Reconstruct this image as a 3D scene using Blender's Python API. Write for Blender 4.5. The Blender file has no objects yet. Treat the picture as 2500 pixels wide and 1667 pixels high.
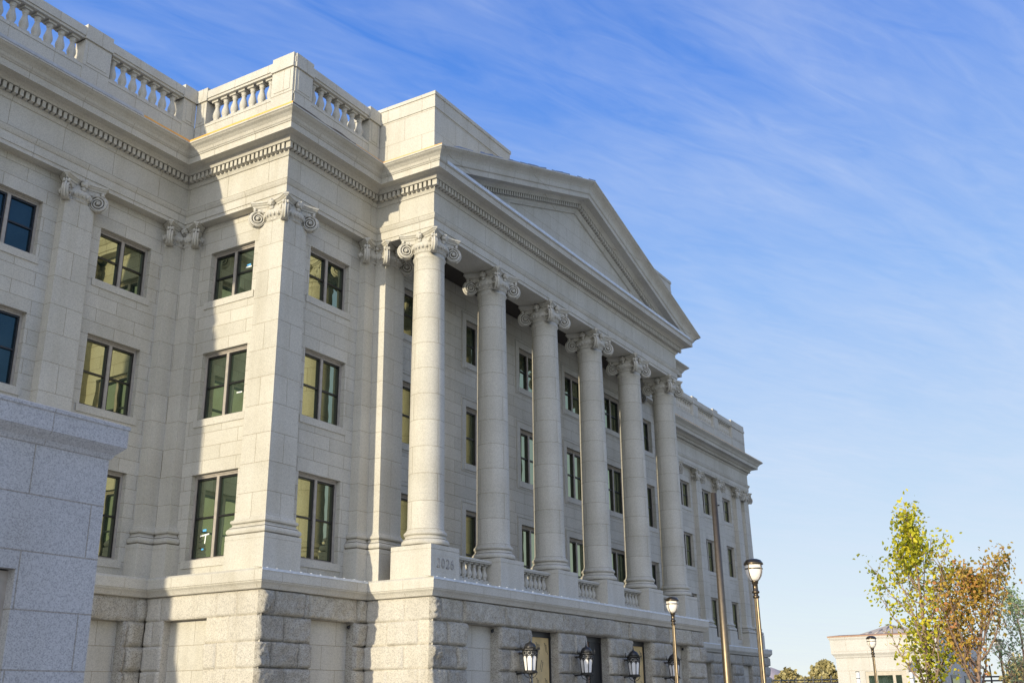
import bpy, bmesh, math, random
from mathutils import Vector, Matrix, noise
random.seed(7)
ZO = 6.5                      # building datum (pedestal top) above the ground
GZ = -6.5                     # ground height in the datum frame
S = bpy.context.scene
COL = S.collection

# ------------------------------------------------------------------ scene dimensions (metres)
SP = 4.2                      # column spacing
HA = 0.59                     # architrave half depth
XB, YB, YW = -5.36, 1.99, 6.73
ZA, ZF, ZC = 11.09, 12.60, 13.68
WIN = 2.05
FL = [(-0.5, 2.22), (4.04, 6.35), (8.18, 10.0)]

# ------------------------------------------------------------------ materials
def new_mat(name):
    m = bpy.data.materials.new(name); m.use_nodes = True
    nt = m.node_tree; nt.nodes.clear()
    out = nt.nodes.new('ShaderNodeOutputMaterial')
    return m, nt, out
def N(nt, t, **kw):
    n = nt.nodes.new(t)
    for k, v in kw.items(): setattr(n, k, v)
    return n
def ramp(nt, fac, stops):
    r = N(nt, 'ShaderNodeValToRGB'); e = r.color_ramp.elements
    while len(e) < len(stops): e.new(0.5)
    for i, (p, c) in enumerate(stops):
        e[i].position = p; e[i].color = (*c, 1) if len(c) == 3 else c
    nt.links.new(fac, r.inputs[0]); return r.outputs[0]
def math_(nt, op, a, b=None, clamp=False):
    n = N(nt, 'ShaderNodeMath', operation=op, use_clamp=clamp)
    for i, v in enumerate((a, b)):
        if v is None: continue
        if isinstance(v, (int, float)): n.inputs[i].default_value = v
        else: nt.links.new(v, n.inputs[i])
    return n.outputs[0]
def mixc(nt, fac, a, b, blend='MIX'):
    n = N(nt, 'ShaderNodeMix', data_type='RGBA', blend_type=blend)
    for s, v in ((n.inputs[0], fac), (n.inputs[6], a), (n.inputs[7], b)):
        if isinstance(v, (int, float)): s.default_value = v
        elif isinstance(v, tuple): s.default_value = (*v, 1) if len(v) == 3 else v
        else: nt.links.new(v, s)
    return n.outputs[2]

STONE = (0.53, 0.505, 0.438)
def stone_mat(name, row=None, joint=3.11, blen=1.25, mortar=0.011, col=STONE, grain=0.125, cyl=False,
              rough_bump=0.0, ao=0.0, tone=False, jdark=0.66, gscale=52.0, vary=0.05, hatch=0.0):
    m, nt, out = new_mat(name); L = nt.links.new
    b = N(nt, 'ShaderNodeBsdfPrincipled'); L(b.outputs[0], out.inputs[0])
    b.inputs['Roughness'].default_value = 0.8; b.inputs['Specular IOR Level'].default_value = 0.25
    tc = N(nt, 'ShaderNodeTexCoord'); obc = tc.outputs['Object']
    vo = N(nt, 'ShaderNodeTexVoronoi'); vo.inputs['Scale'].default_value = gscale; L(obc, vo.inputs['Vector'])
    n1 = N(nt, 'ShaderNodeSeparateColor'); L(vo.outputs['Color'], n1.inputs[0])
    g = ramp(nt, n1.outputs[0], [(0.0, (1 - grain * 1.5, 1 - grain * 1.5, 1 - grain * 1.4)), (0.22, (1 - grain * 0.9,) * 3), (0.42, (1.0,) * 3), (0.75, (1 + grain * 0.2,) * 3), (1.0, (1 + grain * 0.8,) * 3)])
    n2 = N(nt, 'ShaderNodeTexNoise'); n2.inputs['Scale'].default_value = 0.55; n2.inputs['Detail'].default_value = 4
    L(obc, n2.inputs['Vector'])
    st = ramp(nt, n2.outputs[0], [(0.3, (0.90, 0.89, 0.87)), (0.55, (1, 1, 1)), (0.8, (1.05, 1.04, 1.02))])
    ms = N(nt, 'ShaderNodeMapping'); L(obc, ms.inputs[0]); ms.inputs['Scale'].default_value = (1.7, 1.7, 0.12)
    n5 = N(nt, 'ShaderNodeTexNoise'); n5.inputs['Scale'].default_value = 1.0; n5.inputs['Detail'].default_value = 5; L(ms.outputs[0], n5.inputs['Vector'])
    st = mixc(nt, 1.0, st, ramp(nt, n5.outputs[0], [(0.32, (0.93, 0.92, 0.895)), (0.52, (1, 1, 1))]), 'MULTIPLY')
    base = mixc(nt, 1.0, (col[0], col[1], col[2]), st, 'MULTIPLY')
    height = None
    if row:
        sep = N(nt, 'ShaderNodeSeparateXYZ'); L(obc, sep.inputs[0])
        geo = N(nt, 'ShaderNodeNewGeometry'); sn = N(nt, 'ShaderNodeSeparateXYZ'); L(geo.outputs['True Normal'], sn.inputs[0])
        if cyl:
            ang = math_(nt, 'ARCTAN2', sep.outputs[1], sep.outputs[0]); u = math_(nt, 'MULTIPLY', ang, 0.6)
            u = math_(nt, 'ADD', u, 2.05)
        else:
            isx = math_(nt, 'GREATER_THAN', math_(nt, 'ABSOLUTE', sn.outputs[0]), 0.7)
            mx = N(nt, 'ShaderNodeMix', data_type='FLOAT'); L(isx, mx.inputs[0]); L(sep.outputs[0], mx.inputs[2]); L(sep.outputs[1], mx.inputs[3])
            u = mx.outputs[0]
        v = math_(nt, 'ADD', sep.outputs[2], -joint + row * 60)
        cb = N(nt, 'ShaderNodeCombineXYZ'); L(u, cb.inputs[0]); L(v, cb.inputs[1])
        br = N(nt, 'ShaderNodeTexBrick'); L(cb.outputs[0], br.inputs['Vector'])
        br.inputs['Scale'].default_value = 1; br.inputs['Mortar Size'].default_value = mortar
        br.inputs['Mortar Smooth'].default_value = 0.3; br.inputs['Brick Width'].default_value = blen
        br.inputs['Row Height'].default_value = row
        br.inputs['Color1'].default_value = (1 + vary,) * 3 + (1,); br.inputs['Color2'].default_value = (1 - vary, 1 - vary, 1 - vary * 1.2, 1)
        br.inputs['Mortar'].default_value = (jdark, jdark * 0.94, jdark * 0.84, 1)
        flat = math_(nt, 'LESS_THAN', math_(nt, 'ABSOLUTE', sn.outputs[2]), 0.7)
        base = mixc(nt, flat, base, mixc(nt, 1.0, base, br.outputs[0], 'MULTIPLY'))
        height = math_(nt, 'MULTIPLY', br.outputs['Fac'], -1.0)
    base = mixc(nt, 1.0, base, g, 'MULTIPLY')
    if hatch:
        n4 = N(nt, 'ShaderNodeTexNoise'); n4.inputs['Scale'].default_value = 3.2; n4.inputs['Detail'].default_value = 6; L(obc, n4.inputs['Vector'])
        base = mixc(nt, 1.0, base, ramp(nt, n4.outputs[0], [(0.3, (0.84, 0.81, 0.76)), (0.6, (1.03, 1.02, 1.0))]), 'MULTIPLY')
    if tone:
        ta = N(nt, 'ShaderNodeAttribute', attribute_name='tone')
        base = mixc(nt, 1.0, base, ramp(nt, ta.outputs['Fac'], [(0.0, (0.80, 0.79, 0.77)), (0.5, (0.97, 0.97, 0.97)), (1.0, (1.10, 1.08, 1.03))]), 'MULTIPLY')
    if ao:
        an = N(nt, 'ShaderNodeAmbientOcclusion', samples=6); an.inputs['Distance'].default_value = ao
        base = mixc(nt, 1.0, base, ramp(nt, an.outputs['AO'], [(0.30, (0.34, 0.32, 0.28)), (0.75, (1, 1, 1))]), 'MULTIPLY')  # recesses darkened by occlusion, shade put into the base colour
    L(base, b.inputs['Base Color'])
    hb = math_(nt, 'MULTIPLY', n1.outputs[0], 0.25)
    if height is not None: hb = math_(nt, 'ADD', hb, height)
    if rough_bump:
        n3 = N(nt, 'ShaderNodeTexNoise'); n3.inputs['Scale'].default_value = 18; n3.inputs['Detail'].default_value = 5; L(obc, n3.inputs['Vector'])
        hb = math_(nt, 'ADD', hb, math_(nt, 'MULTIPLY', n3.outputs[0], rough_bump))
    bp = N(nt, 'ShaderNodeBump'); bp.inputs['Strength'].default_value = 0.5; bp.inputs['Distance'].default_value = 0.012
    L(hb, bp.inputs['Height']); L(bp.outputs[0], b.inputs['Normal'])
    return m
def plain(name, col, rough=0.5, metal=0.0, spec=0.5, var=0.12, vscale=6.0, emit=0.0):
    m, nt, out = new_mat(name); L = nt.links.new
    b = N(nt, 'ShaderNodeBsdfPrincipled'); L(b.outputs[0], out.inputs[0])
    tc = N(nt, 'ShaderNodeTexCoord'); n = N(nt, 'ShaderNodeTexNoise'); n.inputs['Scale'].default_value = vscale; n.inputs['Detail'].default_value = 4
    L(tc.outputs['Object'], n.inputs['Vector'])
    c = ramp(nt, n.outputs[0], [(0.3, tuple(v * (1 - var) for v in col)), (0.7, tuple(min(1, v * (1 + var)) for v in col))])
    L(c, b.inputs['Base Color']); b.inputs['Roughness'].default_value = rough
    b.inputs['Metallic'].default_value = metal; b.inputs['Specular IOR Level'].default_value = spec
    if emit:
        b.inputs['Emission Color'].default_value = (*col, 1); b.inputs['Emission Strength'].default_value = emit
    return m
def glass_mat(name, refl=(0.80, 0.82, 0.52), fac=0.5, dark=(0.020, 0.032, 0.024)):
    m, nt, out = new_mat(name); L = nt.links.new
    tc = N(nt, 'ShaderNodeTexCoord')
    n = N(nt, 'ShaderNodeTexNoise'); n.inputs['Scale'].default_value = 1.3; n.inputs['Detail'].default_value = 1; L(tc.outputs['Object'], n.inputs['Vector'])
    bp = N(nt, 'ShaderNodeBump'); bp.inputs['Strength'].default_value = 0.12; bp.inputs['Distance'].default_value = 0.03; L(n.outputs[0], bp.inputs['Height'])
    d = N(nt, 'ShaderNodeBsdfDiffuse')
    n2 = N(nt, 'ShaderNodeTexNoise'); n2.inputs['Scale'].default_value = 0.9; n2.inputs['Detail'].default_value = 5; L(tc.outputs['Object'], n2.inputs['Vector'])
    L(ramp(nt, n2.outputs[0], [(0.35, dark), (0.7, tuple(v * 2.6 for v in dark))]), d.inputs[0])
    gl = N(nt, 'ShaderNodeBsdfGlossy'); gl.inputs['Roughness'].default_value = 0.015; gl.inputs[0].default_value = (*refl, 1); L(bp.outputs[0], gl.inputs['Normal'])
    lw = N(nt, 'ShaderNodeLayerWeight'); lw.inputs[0].default_value = 0.25
    f = math_(nt, 'ADD', math_(nt, 'MULTIPLY', lw.outputs['Fresnel'], 0.6), fac - 0.1, True)
    mx = N(nt, 'ShaderNodeMixShader'); L(f, mx.inputs[0]); L(d.outputs[0], mx.inputs[1]); L(gl.outputs[0], mx.inputs[2])
    L(mx.outputs[0], out.inputs[0]); return m
def leaf_mat(name, stops, trans=0.4):
    m, nt, out = new_mat(name); L = nt.links.new
    at = N(nt, 'ShaderNodeAttribute', attribute_name='tint')
    c = ramp(nt, at.outputs['Fac'], stops)
    d = N(nt, 'ShaderNodeBsdfPrincipled'); L(c, d.inputs['Base Color']); d.inputs['Roughness'].default_value = 0.55; d.inputs['Specular IOR Level'].default_value = 0.3
    t = N(nt, 'ShaderNodeBsdfTranslucent'); L(c, t.inputs[0])
    mx = N(nt, 'ShaderNodeMixShader'); mx.inputs[0].default_value = trans
    L(d.outputs[0], mx.inputs[1]); L(t.outputs[0], mx.inputs[2]); L(mx.outputs[0], out.inputs[0]); return m

M = {}
M['wall'] = stone_mat('granite_wall', row=0.4565, blen=1.5, vary=0.055)
M['pil'] = stone_mat('granite_pilaster', row=0.913, blen=1.7, vary=0.055)
M['col'] = stone_mat('granite_column', row=0.913, joint=3.3, blen=1.885, cyl=True, vary=0.055)
M['ent'] = stone_mat('granite_entablature', row=2.0, joint=11.68, blen=1.9, vary=0.02, jdark=0.6)
M['tym'] = stone_mat('granite_tympanum', row=0.62, joint=13.4, blen=1.5, vary=0.02, jdark=0.72)
M['bal'] = stone_mat('granite_balustrade', row=0.94, joint=15.09, blen=1.6, vary=0.02, jdark=0.75)
M['plain'] = stone_mat('granite_plain')
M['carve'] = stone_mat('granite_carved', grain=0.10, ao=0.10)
M['cut_shade'] = stone_mat('granite_cut_shade', col=(0.31, 0.30, 0.28))  # darker granite: shade of the cut digits put into the colour
M['ledge'] = stone_mat('granite_ledge', row=2.2, joint=-1.0, blen=1.7, vary=0.02, jdark=0.75)
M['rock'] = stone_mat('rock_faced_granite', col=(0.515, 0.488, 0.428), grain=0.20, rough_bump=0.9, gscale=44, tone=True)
M['rock_shade'] = stone_mat('rock_faced_granite_shaded', col=(0.43, 0.41, 0.36), grain=0.28, rough_bump=1.5, gscale=40, hatch=1, tone=True)  # same stone as rock; shade of the front faces put into the colour
M['panel'] = stone_mat('niche_granite', row=0.72, joint=-3.08, blen=1.3, vary=0.03)
M['fore'] = stone_mat('coarse_granite_ashlar', row=0.72, joint=-2.25, blen=1.9, vary=0.02, mortar=0.012, gscale=68, grain=0.19, jdark=0.74, col=(0.455, 0.45, 0.442))
M['forec'] = stone_mat('coarse_granite_cap', row=3, joint=-3.0, blen=1.47, vary=0.02, mortar=0.008, gscale=68, grain=0.19, jdark=0.74, col=(0.455, 0.45, 0.442))
M['frame'] = plain('taupe_window_frame', (0.36, 0.325, 0.28), 0.45, 0.0)
M['sash'] = plain('black_sash', (0.012, 0.012, 0.013), 0.35)
M['glass'] = glass_mat('tinted_glass')
M['glass_dark_refl'] = glass_mat('tinted_glass_dark_reflection', refl=(0.35, 0.62, 0.72), fac=0.17, dark=(0.006, 0.012, 0.018))  # same glass; dim navy sky reflection put into its colour
M['glass_dark'] = glass_mat('dark_glass', fac=0.35)
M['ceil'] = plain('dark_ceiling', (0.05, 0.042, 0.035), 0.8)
M['metal'] = plain('galvanised_flashing', (0.60, 0.63, 0.66), 0.5, 0.2)
M['orange'] = plain('orange_membrane', (0.80, 0.40, 0.07), 0.5)
M['brownm'] = plain('brown_membrane', (0.10, 0.07, 0.045), 0.6)
M['roof'] = plain('roofing', (0.16, 0.15, 0.145), 0.8)
M['ply'] = plain('tan_sheathing', (0.62, 0.46, 0.22), 0.7, vscale=3)
M['black'] = plain('black_paint', (0.012, 0.013, 0.015), 0.4)
M['iron'] = plain('black_iron', (0.050, 0.048, 0.046), 0.36, 0.55)
M['milk'] = plain('milk_glass', (0.82, 0.80, 0.77), 0.25, var=0.03)
M['bronze'] = plain('brushed_bronze', (0.19, 0.15, 0.10), 0.42, 0.9, vscale=12)
M['bronzed'] = plain('dark_bronze', (0.13, 0.10, 0.065), 0.3, 0.9, vscale=12)
M['lampglass'] = plain('frosted_lamp_glass', (0.86, 0.80, 0.70), 0.3, var=0.03)
M['tape_b'] = plain('blue_tape', (0.10, 0.42, 0.80), 0.6)
M['tape_w'] = plain('white_tape', (0.85, 0.86, 0.82), 0.6)
M['white'] = plain('white_paint', (0.80, 0.80, 0.78), 0.4)
M['gate'] = stone_mat('gatehouse_stone', row=1.05, joint=-5.4, blen=2.3, vary=0.02, jdark=0.86, col=(0.56, 0.545, 0.51))
M['copper'] = plain('copper_edge', (0.36, 0.21, 0.13), 0.6, 0.0)
M['seam'] = plain('grey_seam_roof', (0.56, 0.48, 0.39), 0.8, 0.0)
M['bark'] = plain('bark', (0.30, 0.21, 0.15), 0.9, var=0.3, vscale=14)
M['barkd'] = plain('bark_brown', (0.23, 0.155, 0.11), 0.9, var=0.3, vscale=14)
M['ground'] = plain('ground_grass', (0.16, 0.16, 0.08), 0.95, var=0.3, vscale=0.3)
M['plaza'] = stone_mat('plaza_paving', col=(0.46, 0.43, 0.38))
M['mount'] = plain('hazy_mountain', (0.50, 0.40, 0.36), 1.0, var=0.14, vscale=0.004)
M['leaf_green'] = leaf_mat('leaf_yellow_green', [(0.0, (0.09, 0.12, 0.015)), (0.3, (0.36, 0.38, 0.025)), (0.65, (0.66, 0.62, 0.05)), (1.0, (0.80, 0.68, 0.06))])
M['leaf_copper'] = leaf_mat('leaf_copper', [(0.0, (0.10, 0.10, 0.02)), (0.35, (0.42, 0.31, 0.05)), (0.7, (0.62, 0.40, 0.08)), (1.0, (0.60, 0.28, 0.12))])
M['leaf_pale'] = leaf_mat('leaf_pale', [(0.0, (0.13, 0.20, 0.10)), (0.5, (0.34, 0.44, 0.22)), (1.0, (0.58, 0.62, 0.36))])
M['leaf_fir'] = leaf_mat('needle_olive', [(0.0, (0.10, 0.09, 0.04)), (0.5, (0.34, 0.29, 0.12)), (1.0, (0.56, 0.47, 0.22))], 0.2)

# ------------------------------------------------------------------ mesh helpers
class MB:
    def __init__(s): s.v = []; s.f = []; s.smooth = set()
    def add(s, vs, fs, smooth=False):
        o = len(s.v); s.v.extend(vs)
        for f in fs:
            if smooth: s.smooth.add(len(s.f))
            s.f.append([i + o for i in f])
    def quad(s, a, b, c, d): s.add([a, b, c, d], [(0, 1, 2, 3)])
    def box(s, x0, y0, z0, x1, y1, z1):
        s.add([(x0, y0, z0), (x1, y0, z0), (x1, y1, z0), (x0, y1, z0), (x0, y0, z1), (x1, y0, z1), (x1, y1, z1), (x0, y1, z1)],
              [(3, 2, 1, 0), (4, 5, 6, 7), (0, 1, 5, 4), (1, 2, 6, 5), (2, 3, 7, 6), (3, 0, 4, 7)])
    def lathe(s, prof, seg=32, c=(0, 0), sq=False, cap=True, smooth=True):
        n = 4 if sq else seg; vs = []; fs = []
        for r, z in prof:
            for k in range(n):
                if sq:
                    sx, sy = ((-1, -1), (1, -1), (1, 1), (-1, 1))[k]; vs.append((c[0] + sx * r, c[1] + sy * r, z))
                else:
                    a = 2 * math.pi * k / n; vs.append((c[0] + r * math.cos(a), c[1] + r * math.sin(a), z))
        for i in range(len(prof) - 1):
            for k in range(n):
                k2 = (k + 1) % n; fs.append((i * n + k, i * n + k2, (i + 1) * n + k2, (i + 1) * n + k))
        s.add(vs, fs, smooth and not sq)
        if cap:
            m = len(prof) - 1
            s.add([vs[k] for k in range(n)], [tuple(range(n))[::-1]]); s.add([vs[m * n + k] for k in range(n)], [tuple(range(n))])
    def tube(s, pts, rad, seg=8, smooth=True):
        pts = [Vector(p) for p in pts]; n = len(pts); vs = []; fs = []
        up = None
        for i, p in enumerate(pts):
            t = (pts[min(i + 1, n - 1)] - pts[max(i - 1, 0)]).normalized()
            if up is None: up = Vector((0, 0, 1)) if abs(t.z) < 0.9 else Vector((1, 0, 0))
            a = (up - t * up.dot(t)).normalized(); b = t.cross(a); up = a
            r = rad[i] if isinstance(rad, (list, tuple)) else rad
            for k in range(seg):
                q = 2 * math.pi * k / seg; vs.append(tuple(p + a * (r * math.cos(q)) + b * (r * math.sin(q))))
        for i in range(n - 1):
            for k in range(seg):
                k2 = (k + 1) % seg; fs.append((i * seg + k, i * seg + k2, (i + 1) * seg + k2, (i + 1) * seg + k))
        fs.append(tuple(range(seg))[::-1]); fs.append(tuple((n - 1) * seg + k for k in range(seg)))
        s.add(vs, fs, smooth)
    def ball(s, c, r, seg=10, rings=6):
        if not isinstance(r, tuple): r = (r, r, r)
        vs = []; fs = []
        for i in range(rings + 1):
            t = math.pi * i / rings
            for k in range(seg):
                a = 2 * math.pi * k / seg
                vs.append((c[0] + r[0] * math.sin(t) * math.cos(a), c[1] + r[1] * math.sin(t) * math.sin(a), c[2] + r[2] * math.cos(t)))
        for i in range(rings):
            for k in range(seg):
                k2 = (k + 1) % seg; fs.append((i * seg + k, (i + 1) * seg + k, (i + 1) * seg + k2, i * seg + k2))
        s.add(vs, fs, True)
    def sweep(s, prof, path, skip=(), closed_prof=False):
        """profile points (out, z) carried along an axis-aligned path; outside lies to the right of travel"""
        n = len(path); nm = []
        for i in range(n - 1):
            dx, dy = path[i + 1][0] - path[i][0], path[i + 1][1] - path[i][1]; l = math.hypot(dx, dy); nm.append((dy / l, -dx / l))
        m = len(prof); vs = []; fs = []
        for i in range(n):
            a = nm[max(i - 1, 0)]; b = nm[min(i, n - 2)]
            o = a if (a == b) else (a[0] + b[0], a[1] + b[1])
            for out, z in prof: vs.append((path[i][0] + o[0] * out, path[i][1] + o[1] * out, z))
        for i in range(n - 1):
            if i in skip: continue
            for j in range(m - 1):
                fs.append((i * m + j, (i + 1) * m + j, (i + 1) * m + j + 1, i * m + j + 1))
        s.add(vs, fs)
    def mesh(s, name):
        me = bpy.data.meshes.new(name); me.from_pydata(s.v, [], s.f); me.update()
        if s.smooth:
            fl = [i in s.smooth for i in range(len(s.f))]
            me.polygons.foreach_set('use_smooth', fl)
        return me
def clean(me, merge=0.0005, sharp=None):
    bm = bmesh.new(); bm.from_mesh(me)
    bmesh.ops.delete(bm, geom=[v for v in bm.verts if not v.link_faces], context='VERTS')
    bmesh.ops.remove_doubles(bm, verts=bm.verts, dist=merge)
    bmesh.ops.recalc_face_normals(bm, faces=bm.faces)
    bm.to_mesh(me); bm.free(); return me

POS = {}
def put(o, loc, parent):
    COL.objects.link(o); POS[o.name] = Vector(loc)
    if parent is None: o.location = Vector(loc) + Vector((0, 0, ZO))
    else: o.parent = parent; o.location = Vector(loc) - POS[parent.name]
def obj(name, mb, mat, parent=None, loc=(0, 0, 0), norm=True):
    me = mb if isinstance(mb, bpy.types.Mesh) else mb.mesh(name)
    if norm and not isinstance(mb, bpy.types.Mesh): clean(me)
    if mat is not None and not me.materials: me.materials.append(M[mat] if isinstance(mat, str) else mat)
    o = bpy.data.objects.new(name, me); put(o, loc, parent); return o
def thing(name, label, cat, loc, group=None):
    o = bpy.data.objects.new(name, None); o.empty_display_size = 0.3
    put(o, loc, None); o['label'] = label; o['category'] = cat
    if group: o['group'] = group
    return o
def tag(o, label, cat, group=None):
    o['label'] = label; o['category'] = cat
    if group: o['group'] = group
    return o
def dup(o, loc, parent=None, label=None):
    """copy of a thing or part with its parts; loc in the datum frame"""
    c = o.copy(); put(c, loc, parent)
    if label: c['label'] = label
    d = Vector(loc) - POS[o.name]
    for ch in list(o.children): dup(ch, POS[ch.name] + d, c)
    return c

# ------------------------------------------------------------------ the building
B = thing('government_building', 'pale granite neoclassical building with columned portico, pediment and rooftop balustrades', 'building', (0, 0, GZ))
PATH = [(-33.0, 22), (-33.0, YW), (XB, YW), (XB, YB), (-HA, YB), (-HA, -HA), (21 + HA, -HA), (21 + HA, YB), (21 - XB, YB), (21 - XB, YW), (54.0, YW), (54.0, 22)]
FRONT = 5       # index of the portico front segment

# entablature
mb = MB()
mb.sweep([(-0.46, ZA), (0.0, ZA), (0.0, 11.22), (0.03, 11.225), (0.03, 11.50), (0.06, 11.52), (0.10, 11.60), (0.12, 11.66), (0.12, 11.70), (0.0, 11.715),
          (0.0, 12.56), (0.04, 12.57), (0.07, 12.64), (0.10, 12.685), (0.10, 12.93), (0.30, 12.94), (0.33, 13.0), (0.39, 13.06), (0.42, 13.085)], PATH)
entab = obj('entablature', mb, 'ent', B)
mb = MB()
mb.sweep([(0.42, 13.085), (0.66, 13.095), (0.68, 13.075), (0.73, 13.075), (0.73, 13.30), (0.76, 13.305), (0.78, 13.34), (0.0, 13.36)], PATH)
obj('corona', mb, 'ent', B)
CYMA = [(0.78, 13.345), (0.80, 13.36), (0.84, 13.44), (0.93, 13.52), (1.02, 13.57), (1.06, 13.61), (1.09, 13.62), (1.09, 13.68), (0.0, 13.74)]
mb = MB(); mb.sweep(CYMA, PATH[:7], skip=(FRONT,)); obj('cornice', mb, 'ent', B)
mb = MB(); mb.sweep(CYMA, PATH[5:], skip=(0,)); obj('cornice', mb, 'ent', B)
# dentils
mb = MB()
def dentil_row(mb, p, q, n):
    L = math.dist(p, q); t = ((q[0] - p[0]) / L, (q[1] - p[1]) / L); k = int(L / 0.19); st = L / k
    for i in range(k):
        a, b = i * st + 0.036, i * st + 0.152
        P = [(p[0] + t[0] * u + n[0] * o, p[1] + t[1] * u + n[1] * o) for u in (a, b) for o in (0.09, 0.285)]
        mb.add([(*P[0], 12.71), (*P[1], 12.71), (*P[3], 12.71), (*P[2], 12.71), (*P[0], 12.915), (*P[1], 12.915), (*P[3], 12.915), (*P[2], 12.915)],
               [(3, 2, 1, 0), (4, 5, 6, 7), (0, 1, 5, 4), (1, 2, 6, 5), (2, 3, 7, 6)])
for i in range(1, 10):
    p, q = PATH[i], PATH[i + 1]; L = math.dist(p, q); n = ((q[1] - p[1]) / L, -(q[0] - p[0]) / L)
    t = ((q[0] - p[0]) / L, (q[1] - p[1]) / L)
    # outer corners run on by the projection, inner corners stop short
    def turn(a, b, c): return (b[0] - a[0]) * (c[1] - b[1]) - (b[1] - a[1]) * (c[0] - b[0])
    e0 = 0.285 if turn(PATH[i - 1], p, q) > 0 else -0.285
    e1 = 0.09 if turn(p, q, PATH[i + 2]) > 0 else -0.285
    dentil_row(mb, (p[0] - t[0] * e0, p[1] - t[1] * e0), (q[0] + t[0] * e1, q[1] + t[1] * e1), n)
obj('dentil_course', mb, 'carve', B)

# architrave beams and ceiling of the portico
mb = MB()
mb.box(-HA + 0.46, -HA + 0.46, ZA + 0.003, 21 + HA - 0.46, 0.73, 11.42)
mb.box(-HA + 0.46, 0.731, ZA + 0.003, 0.73, 2.3, 11.42); mb.box(21 - 0.73, 0.731, ZA + 0.003, 21 + HA - 0.46, 2.3, 11.42)
obj('portico_beam', mb, 'ent', B)
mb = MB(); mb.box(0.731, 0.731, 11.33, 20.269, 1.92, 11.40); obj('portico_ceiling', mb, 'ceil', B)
# roofs
mb = MB()
mb.box(-32.5, YW + 0.5, 13.3, 53.5, 21.9, 13.70); mb.box(XB + 0.5, YB + 0.5, 13.3, 21 - XB - 0.5, YW + 0.5, 13.66); mb.box(-0.2, -0.2, 13.3, 21.2, YB + 0.5, 13.62)
mb.add([(-1.3, -0.4, 13.72), (10.5, -0.4, 17.5), (22.3, -0.4, 13.72), (-1.3, 8, 13.72), (10.5, 8, 17.5), (22.3, 8, 13.72)], [(0, 1, 4, 3), (1, 2, 5, 4)])
obj('roof', mb, 'roof', B)

# ---- walls with openings
def wall_panel(mb, org, u, n, U0, U1, z0, z1, openings, depth=0.33):
    us = sorted({U0, U1, *[o[0] for o in openings], *[o[1] for o in openings]}); zs = sorted({z0, z1, *[o[2] for o in openings], *[o[3] for o in openings]})
    P = lambda a, z, d=0: (org[0] + u[0] * a - n[0] * d, org[1] + u[1] * a - n[1] * d, z)
    for i in range(len(us) - 1):
        for j in range(len(zs) - 1):
            cu, cz = (us[i] + us[i + 1]) / 2, (zs[j] + zs[j + 1]) / 2
            if any(o[0] < cu < o[1] and o[2] < cz < o[3] for o in openings): continue
            mb.quad(P(us[i], zs[j]), P(us[i + 1], zs[j]), P(us[i + 1], zs[j + 1]), P(us[i], zs[j + 1]))
    for a, b, c, d in openings:
        mb.quad(P(a, c), P(a, d), P(a, d, depth), P(a, c, depth)); mb.quad(P(b, d), P(b, c), P(b, c, depth), P(b, d, depth))
        mb.quad(P(b, c), P(a, c), P(a, c, depth), P(b, c, depth)); mb.quad(P(a, d), P(b, d), P(b, d, depth), P(a, d, depth))
WY, BY, PY = YW + 0.35, YB + 0.35, 1.92
ZT, ZB_ = 11.3, -1.12
wing_l = [(-8.45 - SP * k, -6.40 - SP * k) for k in range(3)]
wing_r = [(21 - b, 21 - a) for a, b in [(-8.45 - SP * k, -6.40 - SP * k) for k in range(6)]]
port = [(2.1 + SP * k - WIN / 2, 2.1 + SP * k + WIN / 2) for k in range(5)]
def ops(xs, fl=FL): return [(a, b, z0, z1) for a, b in xs for z0, z1 in fl]
PFL = [(-1.0, 2.22), (4.04, 6.35), (8.18, 10.0)]
X1, X0 = (1, 0), (0, 1)
def wall(org, u, n, a, b, op):
    mb = MB(); wall_panel(mb, org, u, n, a, b, ZB_, ZT, op); return obj('wall', mb, 'wall', B)
wall((0, WY), (1, 0), (0, -1), -32.65, XB + 0.35, ops(wing_l))
wall((XB + 0.35, 0), (0, 1), (-1, 0), BY, WY, ops([(3.62, 5.66)]))
wall((0, BY), (1, 0), (0, -1), XB + 0.35, 0.2, ops([(-3.66, -1.61)]))
wall((0, PY), (1, 0), (0, -1), 0.2, 20.8, ops(port, PFL))
wall((0, BY), (1, 0), (0, -1), 20.8, 26.0, ops([(22.61, 24.66)]))
wall((0, WY), (1, 0), (0, -1), 26.0, 53.65, ops(wing_r))
mb = MB()
mb.quad((26.0, BY, ZB_), (26.0, WY, ZB_), (26.0, WY, ZT), (26.0, BY, ZT)); mb.quad((53.65, WY, ZB_), (53.65, 22, ZB_), (53.65, 22, ZT), (53.65, WY, ZT))
mb.quad((-32.65, WY, ZB_), (-32.65, 22, ZB_), (-32.65, 22, ZT), (-32.65, WY, ZT)); mb.quad((-33, 21.9, GZ), (54, 21.9, GZ), (54, 21.9, 13.6), (-33, 21.9, 13.6))
obj('wall', mb, 'wall', B)

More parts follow.
